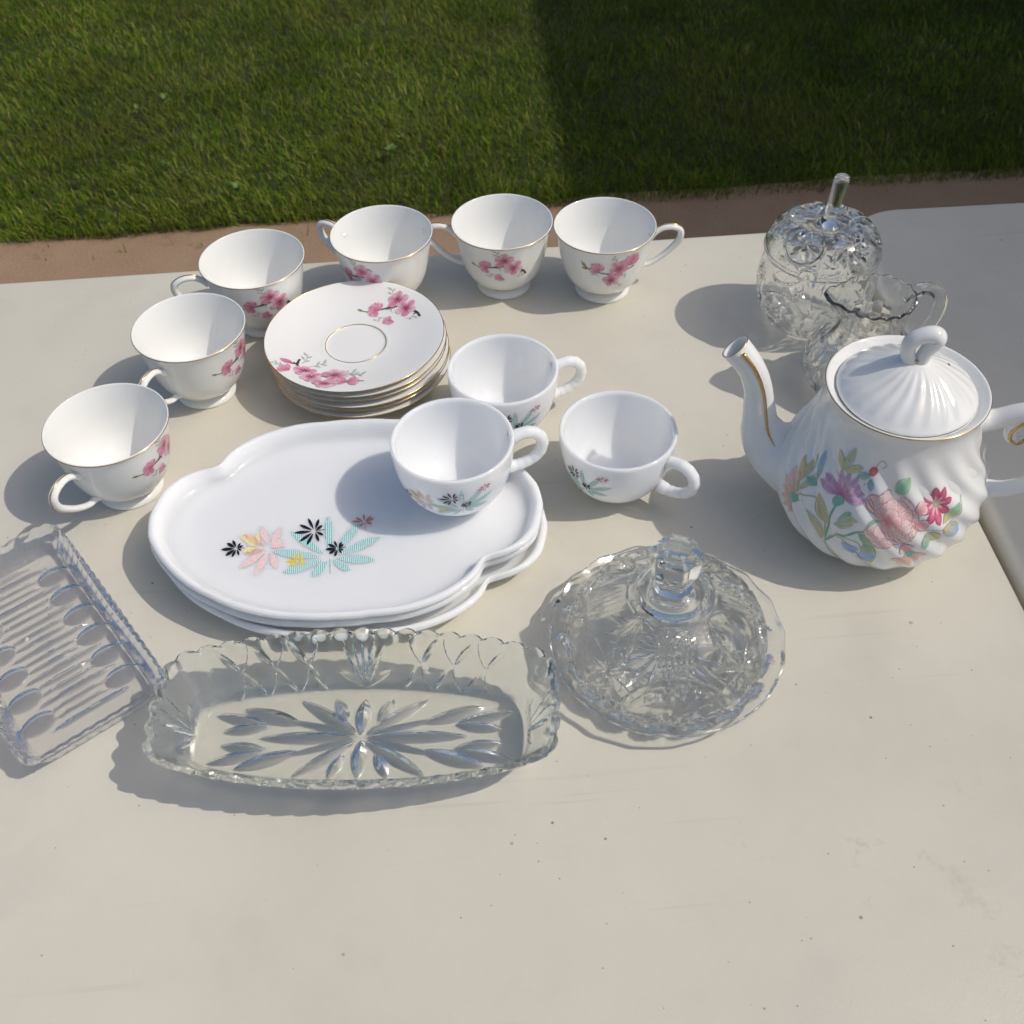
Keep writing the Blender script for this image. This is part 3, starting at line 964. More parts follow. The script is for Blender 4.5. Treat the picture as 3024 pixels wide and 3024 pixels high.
# ------------------------------------------------------------------ milk glass cups
MILK_OUT = spline([(.0200, .0040), (.0225, .0050), (.0290, .0090), (.0350, .0165), (.0394, .0265), (.0422, .0380), (.0436, .0490), (.0440, .0572)], 40)
def make_milk_cup():
    root = empty('milk_glass_cup')
    inner = spline([(.0408, .0570), (.0404, .0480), (.0388, .0370), (.0358, .0265), (.0310, .0175), (.0240, .0110), (.0140, .0078), (0, .0070)], 34)
    rim = [(.0437, .0584), (.0428, .0590), (.0416, .0586)]
    under = spline([(0, .0018), (.016, .0018), (.0180, .0), (.0205, .0), (.0212, .0015), (.0205, .0034), (.0200, .0040)], 16)[:-1]
    bowl = add('bowl', *lathe(np.concatenate([under, MILK_OUT, rim, inner]), 84), M['milk'], root)
    hp = spline([(.0420, .0475), (.0485, .0500), (.0560, .0505), (.0625, .0470), (.0660, .0400), (.0650, .0315), (.0600, .0250), (.0530, .0215), (.0460, .0200), (.0385, .0205)], 90)
    s = np.linspace(0, 1, 90)
    rad = .0047 * (1 + .035 * np.sin(s * 2 * np.pi * 11) * np.clip((s - .12) * 8, 0, 1)) * np.interp(s, [0, .12, .88, 1], [1.15, 1, .95, 1.25])
    path = np.stack([hp[:, 0], 0 * hp[:, 0], hp[:, 1]], 1)
    add('handle', *sweep(path, rad, 14, up=(0, 1, 0), aspect=.95), M['milk'], root)
    sc_ = .000047
    SUNRAY.xf([[sc_, 0, -sc_ * 960], [0, -sc_ * 1.15, sc_ * 1.15 * 520]]).build('leaf_print', lathe_surf(MILK_OUT, R_(-110), .0400), bowl)
    return root
mp = make_milk_cup()
for i, (x, y, z, a, lab) in enumerate([(-.0405, .558, TZ + .0258, 13, 'milk glass cup with leaf print standing on the top snack tray'),
                                      (-.0034, .664, TZ + .0004, 16, 'milk glass cup between the saucer stack and the two other milk glass cups'),
                                      (.0808, .589, TZ + .0004, -37, 'milk glass cup on the table near the teapot spout, handle turned outward')]):
    c = mp if i == 0 else copy_tree(mp)
    c.location = (x, y, z)
    c.rotation_euler = (0, 0, R_(a))
    tag(c, lab, 'cup', 'milk glass cups with leaf print')

# ------------------------------------------------------------------ teapot
POT = np.array([.265, .543])
POT_OUT = spline([(.0455, .0035), (.0545, .0085), (.0638, .0190), (.0700, .0340), (.0718, .0490), (.0695, .0660), (.0620, .0830), (.0562, .0990), (.0528, .1130), (.0520, .1230), (.0530, .1310)], 64)
def flute(th, z, amp=.0014, nf=18):
    w = np.clip((z - .004) / .02, 0, 1) * np.clip((.118 - z) / .03, 0, 1)
    ph = nf * (th + 0.55 * np.sin((z - .06) / .045) + 3.2 * (z - .06))
    return -amp * w * np.cos(ph)
def make_teapot():
    root = empty('teapot', (*POT, TZ + .0004))
    tag(root, 'white swirl-fluted porcelain teapot with gold trim and printed garden flowers', 'teapot')
    rim = [(.0531, .1320), (.0526, .1324), (.0515, .1318)]
    inner = spline([(.0500, .1303), (.0472, .1278), (.0462, .1268), (.0448, .1262), (.0447, .1240), (.0490, .1180), (.0530, .1030), (.0620, .0800), (.0665, .0500), (.0600, .0220), (.045, .0080), (0, .0070)], 40)
    under = [(0, .0022), (.036, .0022), (.0395, .0), (.0440, .0), (.0452, .0018)]
    prof = np.concatenate([under, POT_OUT, rim, inner])
    k0, k1 = len(under), len(under) + len(POT_OUT)
    def fn(th, r, z):
        r = r.copy()
        r[:, k0:k1] += flute(th[:, k0:k1], z[:, k0:k1])
        return r, z
    body = add('body', *lathe(prof, 360, fn), M['pot'], root)
    add('gold_rim', *ring(.0531, .1316, .00045, 120), M['gold'], body)
    add('gold_band', *ring(.0457, .0032, .0004, 100), M['gold'], body)
    # spout
    a = R_(157)
    sp = spline([(.046, .046), (.063, .046), (.079, .052), (.0885, .066), (.0925, .084), (.0960, .102), (.1035, .1185), (.1160, .1325)], 44)
    rs = np.interp(np.linspace(0, 1, 44), [0, .15, .32, .5, .68, .85, 1], [.036, .0290, .0190, .0124, .0102, .0096, .0104])
    path = np.stack([sp[:, 0] * math.cos(a), sp[:, 0] * math.sin(a), sp[:, 1]], 1)
    # lip turned in, running back down inside the spout
    T = path[-1] - path[-2]; T /= np.linalg.norm(T)
    lip = np.concatenate([path, [path[-1] + T * .0006, path[-1] + T * .0002]] + [path[-1 - k:-k] if k else path[-1:] for k in (2, 5, 9, 14, 18)])
    rl = np.concatenate([rs, [.0100, .0090], [.0084, .0080, .0076, .0076, .0076]])
    side = np.array([-math.sin(a), math.cos(a), 0])
    spv, spf = sweep(lip, rl, 28, up=tuple(side), aspect=1.0, turn=len(path) - 1)
    spout = add('spout', spv, spf, M['pot'], root)
    # gold stripe up the outer side of the spout facing away from the handle
    Tn = np.gradient(path, axis=0); Tn /= np.linalg.norm(Tn, axis=1)[:, None]
    W = np.cross(Tn, side); 
    ang = R_(38)
    nd = -side[None] * 0 + (np.cos(ang) * side + 0 * W) - np.sin(ang) * W * -1
    nd /= np.linalg.norm(nd, axis=1)[:, None]
    gp = path + nd * (rs + .0001)[:, None]
    sel = slice(15, 43)
    wv = np.interp(np.linspace(0, 1, 28), [0, .15, .8, 1], [.0003, .0009, .0013, .0016])
    add('gold_stripe', *sweep(gp[sel], wv, 8, up=tuple(side)), M['gold'], spout)
    tipn = T
    u = np.cross(tipn, side); t_ = np.linspace(0, 2 * np.pi, 40, endpoint=False)
    rp = path[-1] + tipn * .0003 + .0103 * (np.cos(t_)[:, None] * side + np.sin(t_)[:, None] * u)
    add('gold_rim', *sweep(rp, .0004, 6, closed=True), M['gold'], spout)
    # handle
    b = R_(-17)
    hd = spline([(.0500, .1120), (.0600, .1150), (.0740, .1240), (.0900, .1300), (.1040, .1260), (.1120, .1130), (.1120, .0960), (.1060, .0780), (.0960, .0630), (.0840, .0550), (.0720, .0520), (.0640, .0500)], 60)
    rh = np.interp(np.linspace(0, 1, 60), [0, .08, .25, .6, .85, 1], [.0105, .0078, .0066, .0060, .0064, .0090])
    hpth = np.stack([hd[:, 0] * math.cos(b), hd[:, 0] * math.sin(b), hd[:, 1]], 1)
    hs = (-math.sin(b), math.cos(b), 0)
    handle = add('handle', *sweep(hpth, rh, 18, up=hs, aspect=.85), M['pot'], root)
    sc1 = spline([(.0830, .1230), (.0760, .1170), (.0720, .1090), (.0735, .1015), (.0790, .0995), (.0820, .1030)], 26)
    rr = np.interp(np.linspace(0, 1, 26), [0, .5, 1], [.0052, .0040, .0022])
    scp = np.stack([sc1[:, 0] * math.cos(b), sc1[:, 0] * math.sin(b), sc1[:, 1]], 1)
    scroll = add('scroll', *sweep(scp, rr, 12, up=hs), M['pot'], handle)
    g = scp - np.array(hs) * (rr * .95)[:, None]
    add('gold_line', *sweep(g[3:], .0012, 8, up=hs), M['gold'], handle)
    # lid
    lid_p = spline([(.0445, .1262), (.0455, .1284), (.0445, .1306), (.0410, .1345), (.0350, .1392), (.0270, .1440), (.0180, .1492), (.0110, .1522), (.0060, .1536), (0, .1540)], 48)
    def lfn(th, r, z):
        w = np.clip((r - .010) / .014, 0, 1) * np.clip((.0452 - r) / .004, 0, 1)
        return r, z + .00034 * w * np.cos(22 * (th + 9 * r))
    lidv, lidf = lathe(np.concatenate([[(0, .1250), (.040, .1250)], lid_p]), 264, lfn)
    lid = add('lid', lidv, lidf, M['pot'], root)
    kp = spline([(-.0024, .1510), (-.0052, .1555), (-.0072, .1620), (-.0060, .1685), (-.0008, .1728), (.0060, .1742), (.0092, .1712), (.0068, .1655), (.0048, .1605), (.0036, .1555), (.0022, .1510)], 54)
    kr = np.interp(np.linspace(0, 1, 54), [0, .12, .4, .58, .8, 1], [.0058, .0056, .0058, .0070, .0056, .0058])
    ka = R_(-8)
    knob = add('knob', *sweep(np.stack([kp[:, 0] * math.cos(ka), kp[:, 0] * math.sin(ka), kp[:, 1]], 1), kr, 16, up=(0, 1, 0), aspect=.85), M['pot'], lid)
    add('gold_line', *sweep([(-.0022, -.0035, .1560), (0, -.0042, .1556), (.0022, -.0035, .1560)], .0008, 6), M['gold'], lid)
    vz = np.array([.0245, .003])
    vr = float(np.hypot(*vz)); vzz = float(np.interp(-vr, -lid_p[:, 0], lid_p[:, 1]))
    d = np.linspace(0, 2 * np.pi, 12, endpoint=False)
    vv = np.concatenate([[[vz[0], vz[1], vzz + .0006]], np.stack([vz[0] + .0010 * np.cos(d), vz[1] + .0012 * np.sin(d), vzz + .0006 - .6 * .0010 * np.cos(d)], 1)])
    add('vent_hole', vv, [(0, 1 + i, 1 + (i + 1) % 12) for i in range(12)], M['dark'], lid)  # flat dark disc on the lid; the hole's shade is put into its colour
    pot_print(body)
    return root

def pot_print(body):
    """flowers drawn in metres: x round the belly (0 = -115 deg), y = height"""
    ds = np.r_[0, np.cumsum(np.hypot(*np.diff(POT_OUT, axis=0).T))]
    a0 = R_(-115)
    RM = .068
    def surf(x, y):
        th = a0 + x / RM
        z = y + .003
        r = np.interp(z, POT_OUT[:, 1], POT_OUT[:, 0])
        dr = (np.interp(z + .001, POT_OUT[:, 1], POT_OUT[:, 0]) - r) / .001
        rr = r + flute(th, z)
        L = np.sqrt(1 + dr ** 2)
        return (np.stack([rr * np.cos(th), rr * np.sin(th), z], 1), np.stack([np.cos(th) / L, np.sin(th) / L, -dr / L], 1))
    X = lambda deg: R_(deg + 115) * RM
    random.seed(9)
    p = Print()
    GREEN, SAGE, YEL, BLUE, PEACH, ROSE, PUR, RED = ((.16, .42, .30), (.45, .50, .30), (.62, .50, .17), (.22, .38, .66), (.74, .33, .23),
                                                     (.70, .24, .27), (.40, .15, .36), (.58, .08, .18))
    soft = lambda c, k=.12: tuple(x * (1 - k) + .76 * k for x in c)
    GREEN, SAGE, YEL, BLUE, PEACH, ROSE, PUR, RED = [soft(c) for c in (GREEN, SAGE, YEL, BLUE, PEACH, ROSE, PUR)] + [soft(RED, .12)]
    WHT = (.82, .70, .68)
    OUT = (.42, .44, .38)
    def L(x0, y0, x1, y1, w, c0, c1, **k):
        k.setdefault('nl', 18); k.setdefault('nw', 7)
        p.lens(x0, y0, x1, y1, w, c0, c1, **k)
    def stem(pts, w=.0009, c=SAGE):
        p.strip([(X(a), z) for a, z in pts], w, c, 26)
    # stems
    stem([(-133, .037), (-134, .055), (-133.5, .070)], .0014, GREEN)
    stem([(-133, .037), (-126, .047), (-116, .055), (-110, .060)], .0016, GREEN)
    stem([(-133, .038), (-137, .052), (-146, .063), (-156, .058), (-160, .050)], .0011)
    stem([(-133, .038), (-131, .022), (-124, .016)], .0009, SAGE)
    stem([(-132, .041), (-124, .047), (-116, .046), (-112, .038)], .0008)
    stem([(-128, .043), (-122, .043), (-121, .039)], .0008)
    stem([(-95, .062), (-88, .063), (-82, .069), (-77, .076)], .0009)
    stem([(-92, .062), (-80, .060), (-70, .061), (-62, .066), (-57, .077)], .0008)
    stem([(-133, .078), (-128, .086), (-121, .094)], .0007, YEL)
    stem([(-120, .099), (-117, .106), (-113, .104), (-115, .101)], .0006, (.6, .4, .38))
    p.lay = 4
    # leaves
    for (a, z, a2, z2, w, c0, c1) in ((-135, .050, -146, .068, .0090, SAGE, YEL), (-134, .040, -149, .052, .0085, YEL, SAGE), (-135, .036, -141, .048, .005, YEL, SAGE),
                                      (-117, .053, -104, .045, .0075, GREEN, SAGE), (-112, .048, -106, .028, .0085, GREEN, (.55, .55, .2)),
                                      (-129, .057, -124, .067, .0045, SAGE, GREEN), (-128, .059, -119, .063, .0045, SAGE, SAGE), (-131, .055, -121, .058, .004, SAGE, SAGE),
                                      (-72, .064, -60, .074, .0070, YEL, GREEN), (-72, .061, -59, .052, .0100, YEL, BLUE), (-80, .058, -81, .046, .0055, SAGE, GREEN), (-79, .058, -72, .050, .006, SAGE, YEL),
                                      (-103, .086, -96, .098, .0095, GREEN, (.35, .55, .38)), (-158, .060, -151, .083, .0040, SAGE, SAGE), (-163, .064, -168, .081, .0035, SAGE, YEL),
                                      (-160, .066, -161, .088, .0042, YEL, SAGE), (-160, .070, -168, .078, .004, YEL, YEL), (-152, .074, -156, .094, .0050, (.35, .5, .48), BLUE), (-150, .070, -158, .071, .0045, GREEN, GREEN),
                                      (-138, .091, -147, .101, .0045, SAGE, YEL), (-138, .091, -137, .108, .0050, SAGE, SAGE), (-137, .091, -127, .097, .0045, YEL, SAGE),
                                      (-121, .095, -129, .090, .0045, GREEN, (.3, .5, .5)), (-120, .093, -118, .084, .0045, GREEN, BLUE)):
        L(X(a), z, X(a2), z2, w * 1.04 + .0005, tuple(.75 * c for c in c0), OUT)
        L(X(a), z, X(a2), z2, w, c0, c1, edge=tuple(min(1, c * 1.35) for c in c1))
    p.lay = 10
    # purple aster with its calyx
    cx, cz = X(-133.5), .0735
    L(cx, cz - .007, cx, cz + .001, .008, GREEN, (.3, .55, .45))
    for ring_, (n, ln, c0, c1) in enumerate(((9, .0185, PUR, (.56, .33, .50)), (7, .0135, (.47, .12, .28), (.62, .42, .58)))):
        for k in range(n):
            f = (k / (n - 1) - .5)
            an = math.pi / 2 - f * 2.7
            l_ = ln * (1.05 - .25 * abs(f))
            L(cx, cz, cx + math.cos(an) * l_ * 1.15, cz + math.sin(an) * l_ * .95, .0052, c0, c1, edge=(.66, .50, .62), peak=.6)
    p.lay = 10
    # peach side flower near the spout
    cx, cz = X(-160), .050
    for k, an in enumerate((1.9, 2.25, 2.6, 2.95, 3.35, 3.75, 4.15, 4.5)):
        l_ = .0205 if k in (0, 1) else .0165
        L(cx, cz, cx + math.cos(an) * l_, cz + math.sin(an) * l_ * 1.15, .0072, PEACH, (.82, .58, .50), edge=(.84, .66, .60), peak=.64)
    L(cx + .004, cz + .001, cx - .004, cz, .007, GREEN, (.3, .55, .42)); L(cx, cz + .002, cx - .004, cz + .016, .004, SAGE, SAGE)
    p.lay = 10
    # big peony-like flower: outer ruffled petals first
    cx, cz = X(-103), .068
    L(X(-113), .060, X(-108), .066, .008, GREEN, (.35, .55, .4))
    def petal(x, z, an, l_, w, c0=ROSE, c1=WHT):
        l_, w = l_ * .88, w * .88
        e = (x + math.cos(an) * l_, z + math.sin(an) * l_)
        L(x, z, *e, w * 1.05, ROSE, (.62, .30, .32), blunt=.42, peak=.68, nw=7)
        L(x, z, x + math.cos(an) * l_ * .97, z + math.sin(an) * l_ * .97, w, c0, c1, edge=(.84, .72, .70), blunt=.42, peak=.68, nw=7)
    for an, l_, w in ((2.5, .025, .014), (1.95, .023, .015), (1.35, .021, .016), (.75, .021, .016), (.15, .022, .016), (-.45, .023, .016), (-1.0, .024, .017), (-1.6, .025, .017), (-2.2, .022, .014)):
        petal(cx, cz, an + random.uniform(-.1, .1), l_, w)
    for an, l_, w in ((-1.9, .017, .013), (-1.2, .018, .014), (-.5, .017, .014), (.3, .016, .013), (1.1, .015, .013), (1.9, .015, .013)):
        petal(cx + .001, cz + .001, an, l_, w, (.72, .30, .31), (.83, .64, .62))
    for an, l_, w in ((2.3, .012, .010), (1.2, .011, .010), (.1, .011, .010), (-1.1, .010, .009)):
        petal(cx - .002, cz - .001, an, l_, w, (.68, .22, .24), (.80, .50, .50))
    # small extra rosy petals by its side
    for dx, dz, an in ((.016, .006, .7), (.017, -.003, .0), (.012, -.018, -.9)):
        petal(cx + dx, cz + dz, an, .010, .010, ROSE, (.78, .45, .45))
    p.lay = 10
    # red eight-pointed flower
    cx, cz = X(-76.5), .0775
    for k in range(8):
        an = k * math.pi / 4 + .2
        L(cx, cz, cx + math.cos(an) * .0120, cz + math.sin(an) * .0135, .0056, RED, (.62, .14, .26), edge=(.50, .05, .14), peak=.62)
        L(cx, cz, cx + math.cos(an) * .0065, cz + math.sin(an) * .0075, .0020, (.80, .5, .5), (.74, .4, .44), nw=3)
    p.disc(cx, cz, .0024, (.62, .62, .40), (.45, .45, .28)); p.disc(cx, cz, .0013, (.75, .75, .6), (.55, .55, .35))
    p.lay = 10
    # blue bells
    for a, z, an in ((-121.5, .0385, -.3), (-111.5, .0365, -1.0)):
        x = X(a)
        for q in (-.55, 0, .55):
            L(x - math.cos(an) * .004, z - math.sin(an) * .003, x + math.cos(an + q) * .009, z + math.sin(an + q) * .0085, .0055, (.45, .55, .75), BLUE, edge=(.35, .48, .74), peak=.6)
    p.lay = 10
    # low peach flower
    cx, cz = X(-87), .0385
    for an in (-.25, -.8, -1.4, -2.0, -2.6):
        L(cx, cz, cx + math.cos(an) * .013, cz + math.sin(an) * .0125, .0060, PEACH, (.80, .52, .44), edge=(.82, .60, .54), peak=.62)
    L(cx - .004, cz + .001, cx + .004, cz + .001, .006, (.3, .55, .45), GREEN)
    p.lay = 10
    # rose hip bud
    p.disc(X(-120), .098, .0032, (.70, .25, .22), (.60, .14, .16), 14)
    p.build('flower_print', surf, body, lift=.00022, step=.000008)
make_teapot()

# ------------------------------------------------------------------ cut and pressed glass
def grooves(X, Y, leaves, D, blunt=.7):
    """depth field of V-cuts: leaves = (x0,y0,x1,y1,width)"""
    d = np.zeros_like(X)
    for x0, y0, x1, y1, w in leaves:
        ax, ay = x1 - x0, y1 - y0
        L = math.hypot(ax, ay)
        ex, ey = ax / L, ay / L
        m = (np.abs(X - (x0 + x1) / 2) < L / 2 + w) & (np.abs(Y - (y0 + y1) / 2) < L / 2 + w)
        if not m.any():
            continue
        px_, py_ = X[m] - x0, Y[m] - y0
        t = (px_ * ex + py_ * ey) / L
        lat = np.abs(-px_ * ey + py_ * ex)
        hw = w / 2 * np.sin(np.pi * np.clip(t, 0, 1)) ** blunt
        v = np.clip((hw - lat) / (w / 2), 0, 1)
        d[m] = np.maximum(d[m], v * D)
    return d

def circle_groove(X, Y, cx, cy, r, w, D, a0=None, a1=None):
    R = np.hypot(X - cx, Y - cy)
    v = np.clip(1 - np.abs(R - r) / (w / 2), 0, 1) * D
    if a0 is not None:
        a = np.arctan2(Y - cy, X - cx)
        v = v * ((a > a0) & (a < a1))
    return v

def star(cx, cy, r, n, w, rot=0, r0=0.0):
    return [(cx + math.cos(rot + k * 2 * math.pi / n) * r0, cy + math.sin(rot + k * 2 * math.pi / n) * r0,
             cx + math.cos(rot + k * 2 * math.pi / n) * r, cy + math.sin(rot + k * 2 * math.pi / n) * r, w) for k in range(n)]

def pinwheel(cx, cy, r, n, w, swirl=.75):
    out = []
    for k in range(n):
        a = k * 2 * math.pi / n
        bx, by = cx + math.cos(a) * r * .22, cy + math.sin(a) * r * .22
        out.append((bx, by, cx + math.cos(a + swirl * .55) * r, cy + math.sin(a + swirl * .55) * r, w))
        for q in (.38,):
            out.append((cx + math.cos(a + q * .3) * r * .5, cy + math.sin(a + q * .3) * r * .5,
                        cx + math.cos(a + swirl * .55 + q) * r * .95, cy + math.sin(a + swirl * .55 + q) * r * .95, w * .45))
    return out

def glass_obj(name, V, F, mat, parent, sharp=None, cut=None, smooth=True):
    if cut is None:
        cut = np.ones(len(V))
    return add(name, V, F, mat, parent, sharp=sharp, cut=cut, smooth=smooth)

def wavy(x, y, a=.00012, k=1.0, ph=0.0):
    """slight unevenness of pressed glass"""
    return a * (np.sin(230 * k * x + 60 * k * y + ph) + np.sin(190 * k * y - 90 * k * x + 1.7 + ph) + .6 * np.sin(330 * k * (x + y) + .4 + ph))

# ---- oblong boat dish
def make_boat():
    root = empty('boat_dish', (-.1013, .3695, TZ + .0004), R_(-1.6))
    tag(root, 'long clear pressed glass boat dish with scalloped rim and leaf-cut floor', 'glass dish')
    n = 840
    t = np.linspace(0, 2 * np.pi, 20001)
    def outline(Lx, We, Wm, p=5.0):
        # superellipse with bulging long sides
        c, s = np.cos(t), np.sin(t)
        k = (np.abs(c) ** p + np.abs(s) ** p) ** (-1 / p)
        x = c * k; y = s * k
        half = We + (Wm - We) * (1 - x ** 2)
        endb = 1 + .035 * (1 - y ** 2)
        return np.stack([x * Lx * endb, y * half], 1)
    O_rim = outline(.1215, .0385, .0570, 13)
    ar = np.r_[0, np.cumsum(np.hypot(*np.diff(O_rim, axis=0).T))]
    t = np.interp(np.linspace(0, ar[-1], n, endpoint=False), ar, t)      # even spacing along the rim
    O_floor = outline(.101, .0225, .0345, 9)
    O_rim = outline(.1215, .0385, .0570, 13)
    per = np.r_[0, np.cumsum(np.hypot(*np.diff(np.r_[O_rim, O_rim[:1]], axis=0).T))]
    total = per[-1]; u = per[:-1]
    nsc = 44
    H = .042
    scal = np.abs(np.cos(np.pi * nsc * u / total))          # 0 at notches
    rows = []
    # --- leaf pattern on floor
    lv = []
    m = .001
    def sym(x0, y0, x1, y1, w):
        for sx in (1, -1):
            for sy in (1, -1):
                lv.append((sx * x0 * m, sy * y0 * m, sx * x1 * m, sy * y1 * m, w * m))
    lv += [(3 * m, 0, 68 * m, 0, 9.5 * m), (-3 * m, 0, -66 * m, 0, 9.5 * m), (0, 2 * m, 0, 29 * m, 10 * m), (0, -2 * m, 0, -29 * m, 10 * m)]
    sym(3, 2, 48, 13, 5); sym(40, 10, 79, 22, 11); sym(3, 3, 42, 28, 9); sym(10, 12, 19, 29, 8)
    sym(62, 10, 97, 18, 9); sym(60, 9, 90, 5, 9)
    # --- wall pattern (u along rim, v 0..1 up the wall)
    wl_ = []
    def wall_star(uc, flip):
        a = .0105
        for dx in (-1, 1):
            for dy in (-1, 1):
                wl_.append((uc, .021, uc + dx * a, .021 + dy * .0185, .0062))
    def fan(uc, wdt=.030, n_=7):
        for k in range(n_):
            f = k / (n_ - 1) - .5
            wl_.append((uc, .003, uc + f * 2 * wdt, .039 - abs(f) * .022 * (2 if abs(f) > .45 else .6), .0060))
    # long sides centred at t=90 and 270 deg; ends at 0 and 180
    uq = [np.interp(R_(a), t, u) for a in (0, 90, 180, 270)]
    for uc in (uq[1], uq[3]):
        fan(uc, .021)
        for k in (0, 1, 2):
            for s in (-1, 1):
                wall_star(uc + s * (.041 + k * .0235), s)
    for uc in (uq[2], uq[0]):
        fan(uc, .022, 5)
        if uc == uq[0]:
            fan(uc + total, .022, 5)
    # inner side: floor (flat), then wall, rim
    fr = np.r_[0.02, np.linspace(.06, 1, 58)]
    inner_floor = [np.c_[O_floor * f, .0065 - .0008 * (1 - f ** 2) + wavy(*(O_floor * f).T)] for f in fr]
    vv = np.linspace(0, 1, 40)[1:]
    def wall(off, zlo, shape=1.0):
        out = []
        for v in vv:
            bulge = v ** .82
            q = O_floor * (1 - bulge) + O_rim * bulge
            out.append((q, v))
        return out
    inner_wall = []
    nrm = O_rim / np.linalg.norm(O_rim, axis=1)[:, None]
    for q, v in wall(0, .0065):
        z = .0065 + (H - .0065) * v - .0030 * (1 - scal) * (v ** 8)
        inner_wall.append(np.c_[q - nrm * .0042 * min(1, v * 3), z])
    top = [np.c_[O_rim - nrm * .0018 + nrm * .0008 * (scal[:, None] - .5), H + .0012 - .0040 * (1 - scal)],
           np.c_[O_rim + nrm * .0006 + nrm * .0016 * (scal[:, None] - .5), H - .0012 - .0035 * (1 - scal)]]
    outer_wall = []; wdep = []; fdep_ = []
    for q, v in wall(0, 0)[::-1]:
        z = np.full(n, 0.0005 + (H - .0035) * v)
        X = u; Yw = np.full(n, v * .042)
        dep = grooves(X, Yw, wl_, .0030, .6); wdep.append(dep)
        flut = .0010 * (scal - .6) * np.clip((v - .84) / .08, 0, 1)
        outer_wall.append(np.c_[q - nrm * dep[:, None] + nrm * flut[:, None], z])
    bottom = []
    for f in fr[::-1]:
        q = O_floor * f
        dep = grooves(q[:, 0], q[:, 1], lv, .0036, .65); fdep_.append(dep)
        bottom.append(np.c_[q, .0007 + dep + .0006 * (1 - f ** 2) + wavy(*q.T, .00006, 1.2, 2.0)])
    P = np.stack(inner_floor + inner_wall + top + outer_wall + bottom, 1)
    mm = P.shape[1]
    cut = np.zeros(P.shape[:2])
    k = len(inner_floor)
    for j in range(len(inner_wall)):
        cut[:, k + j] = np.maximum(np.clip((vv[j] - .05) / .10, 0, 1), np.clip((vv[j] - .84) / .06, 0, 1))
    k += len(inner_wall)
    cut[:, k:k + 2] = 1
    k += 2
    for j in range(len(outer_wall)):
        v = vv[::-1][j]
        cut[:, k + j] = np.maximum.reduce([np.clip(wdep[j] / .0003, 0, 1), np.full(n, np.clip((v - .05) / .10, 0, 1)), np.full(n, np.clip((v - .84) / .06, 0, 1))])
    k += len(outer_wall)
    for j in range(len(bottom)):
        cut[:, k + j] = np.clip(fdep_[j] / .0003, 0, 1)
    F = grid_faces(n, mm, wrap_n=True)[:, ::-1].tolist()
    F.append([i * mm for i in range(n)]); F.append([i * mm + mm - 1 for i in range(n)][::-1])
    F = [f[::-1] for f in F]
    glass_obj('bowl', P.reshape(-1, 3), F, M['glass_green'], root, sharp=28, cut=cut)
make_boat()

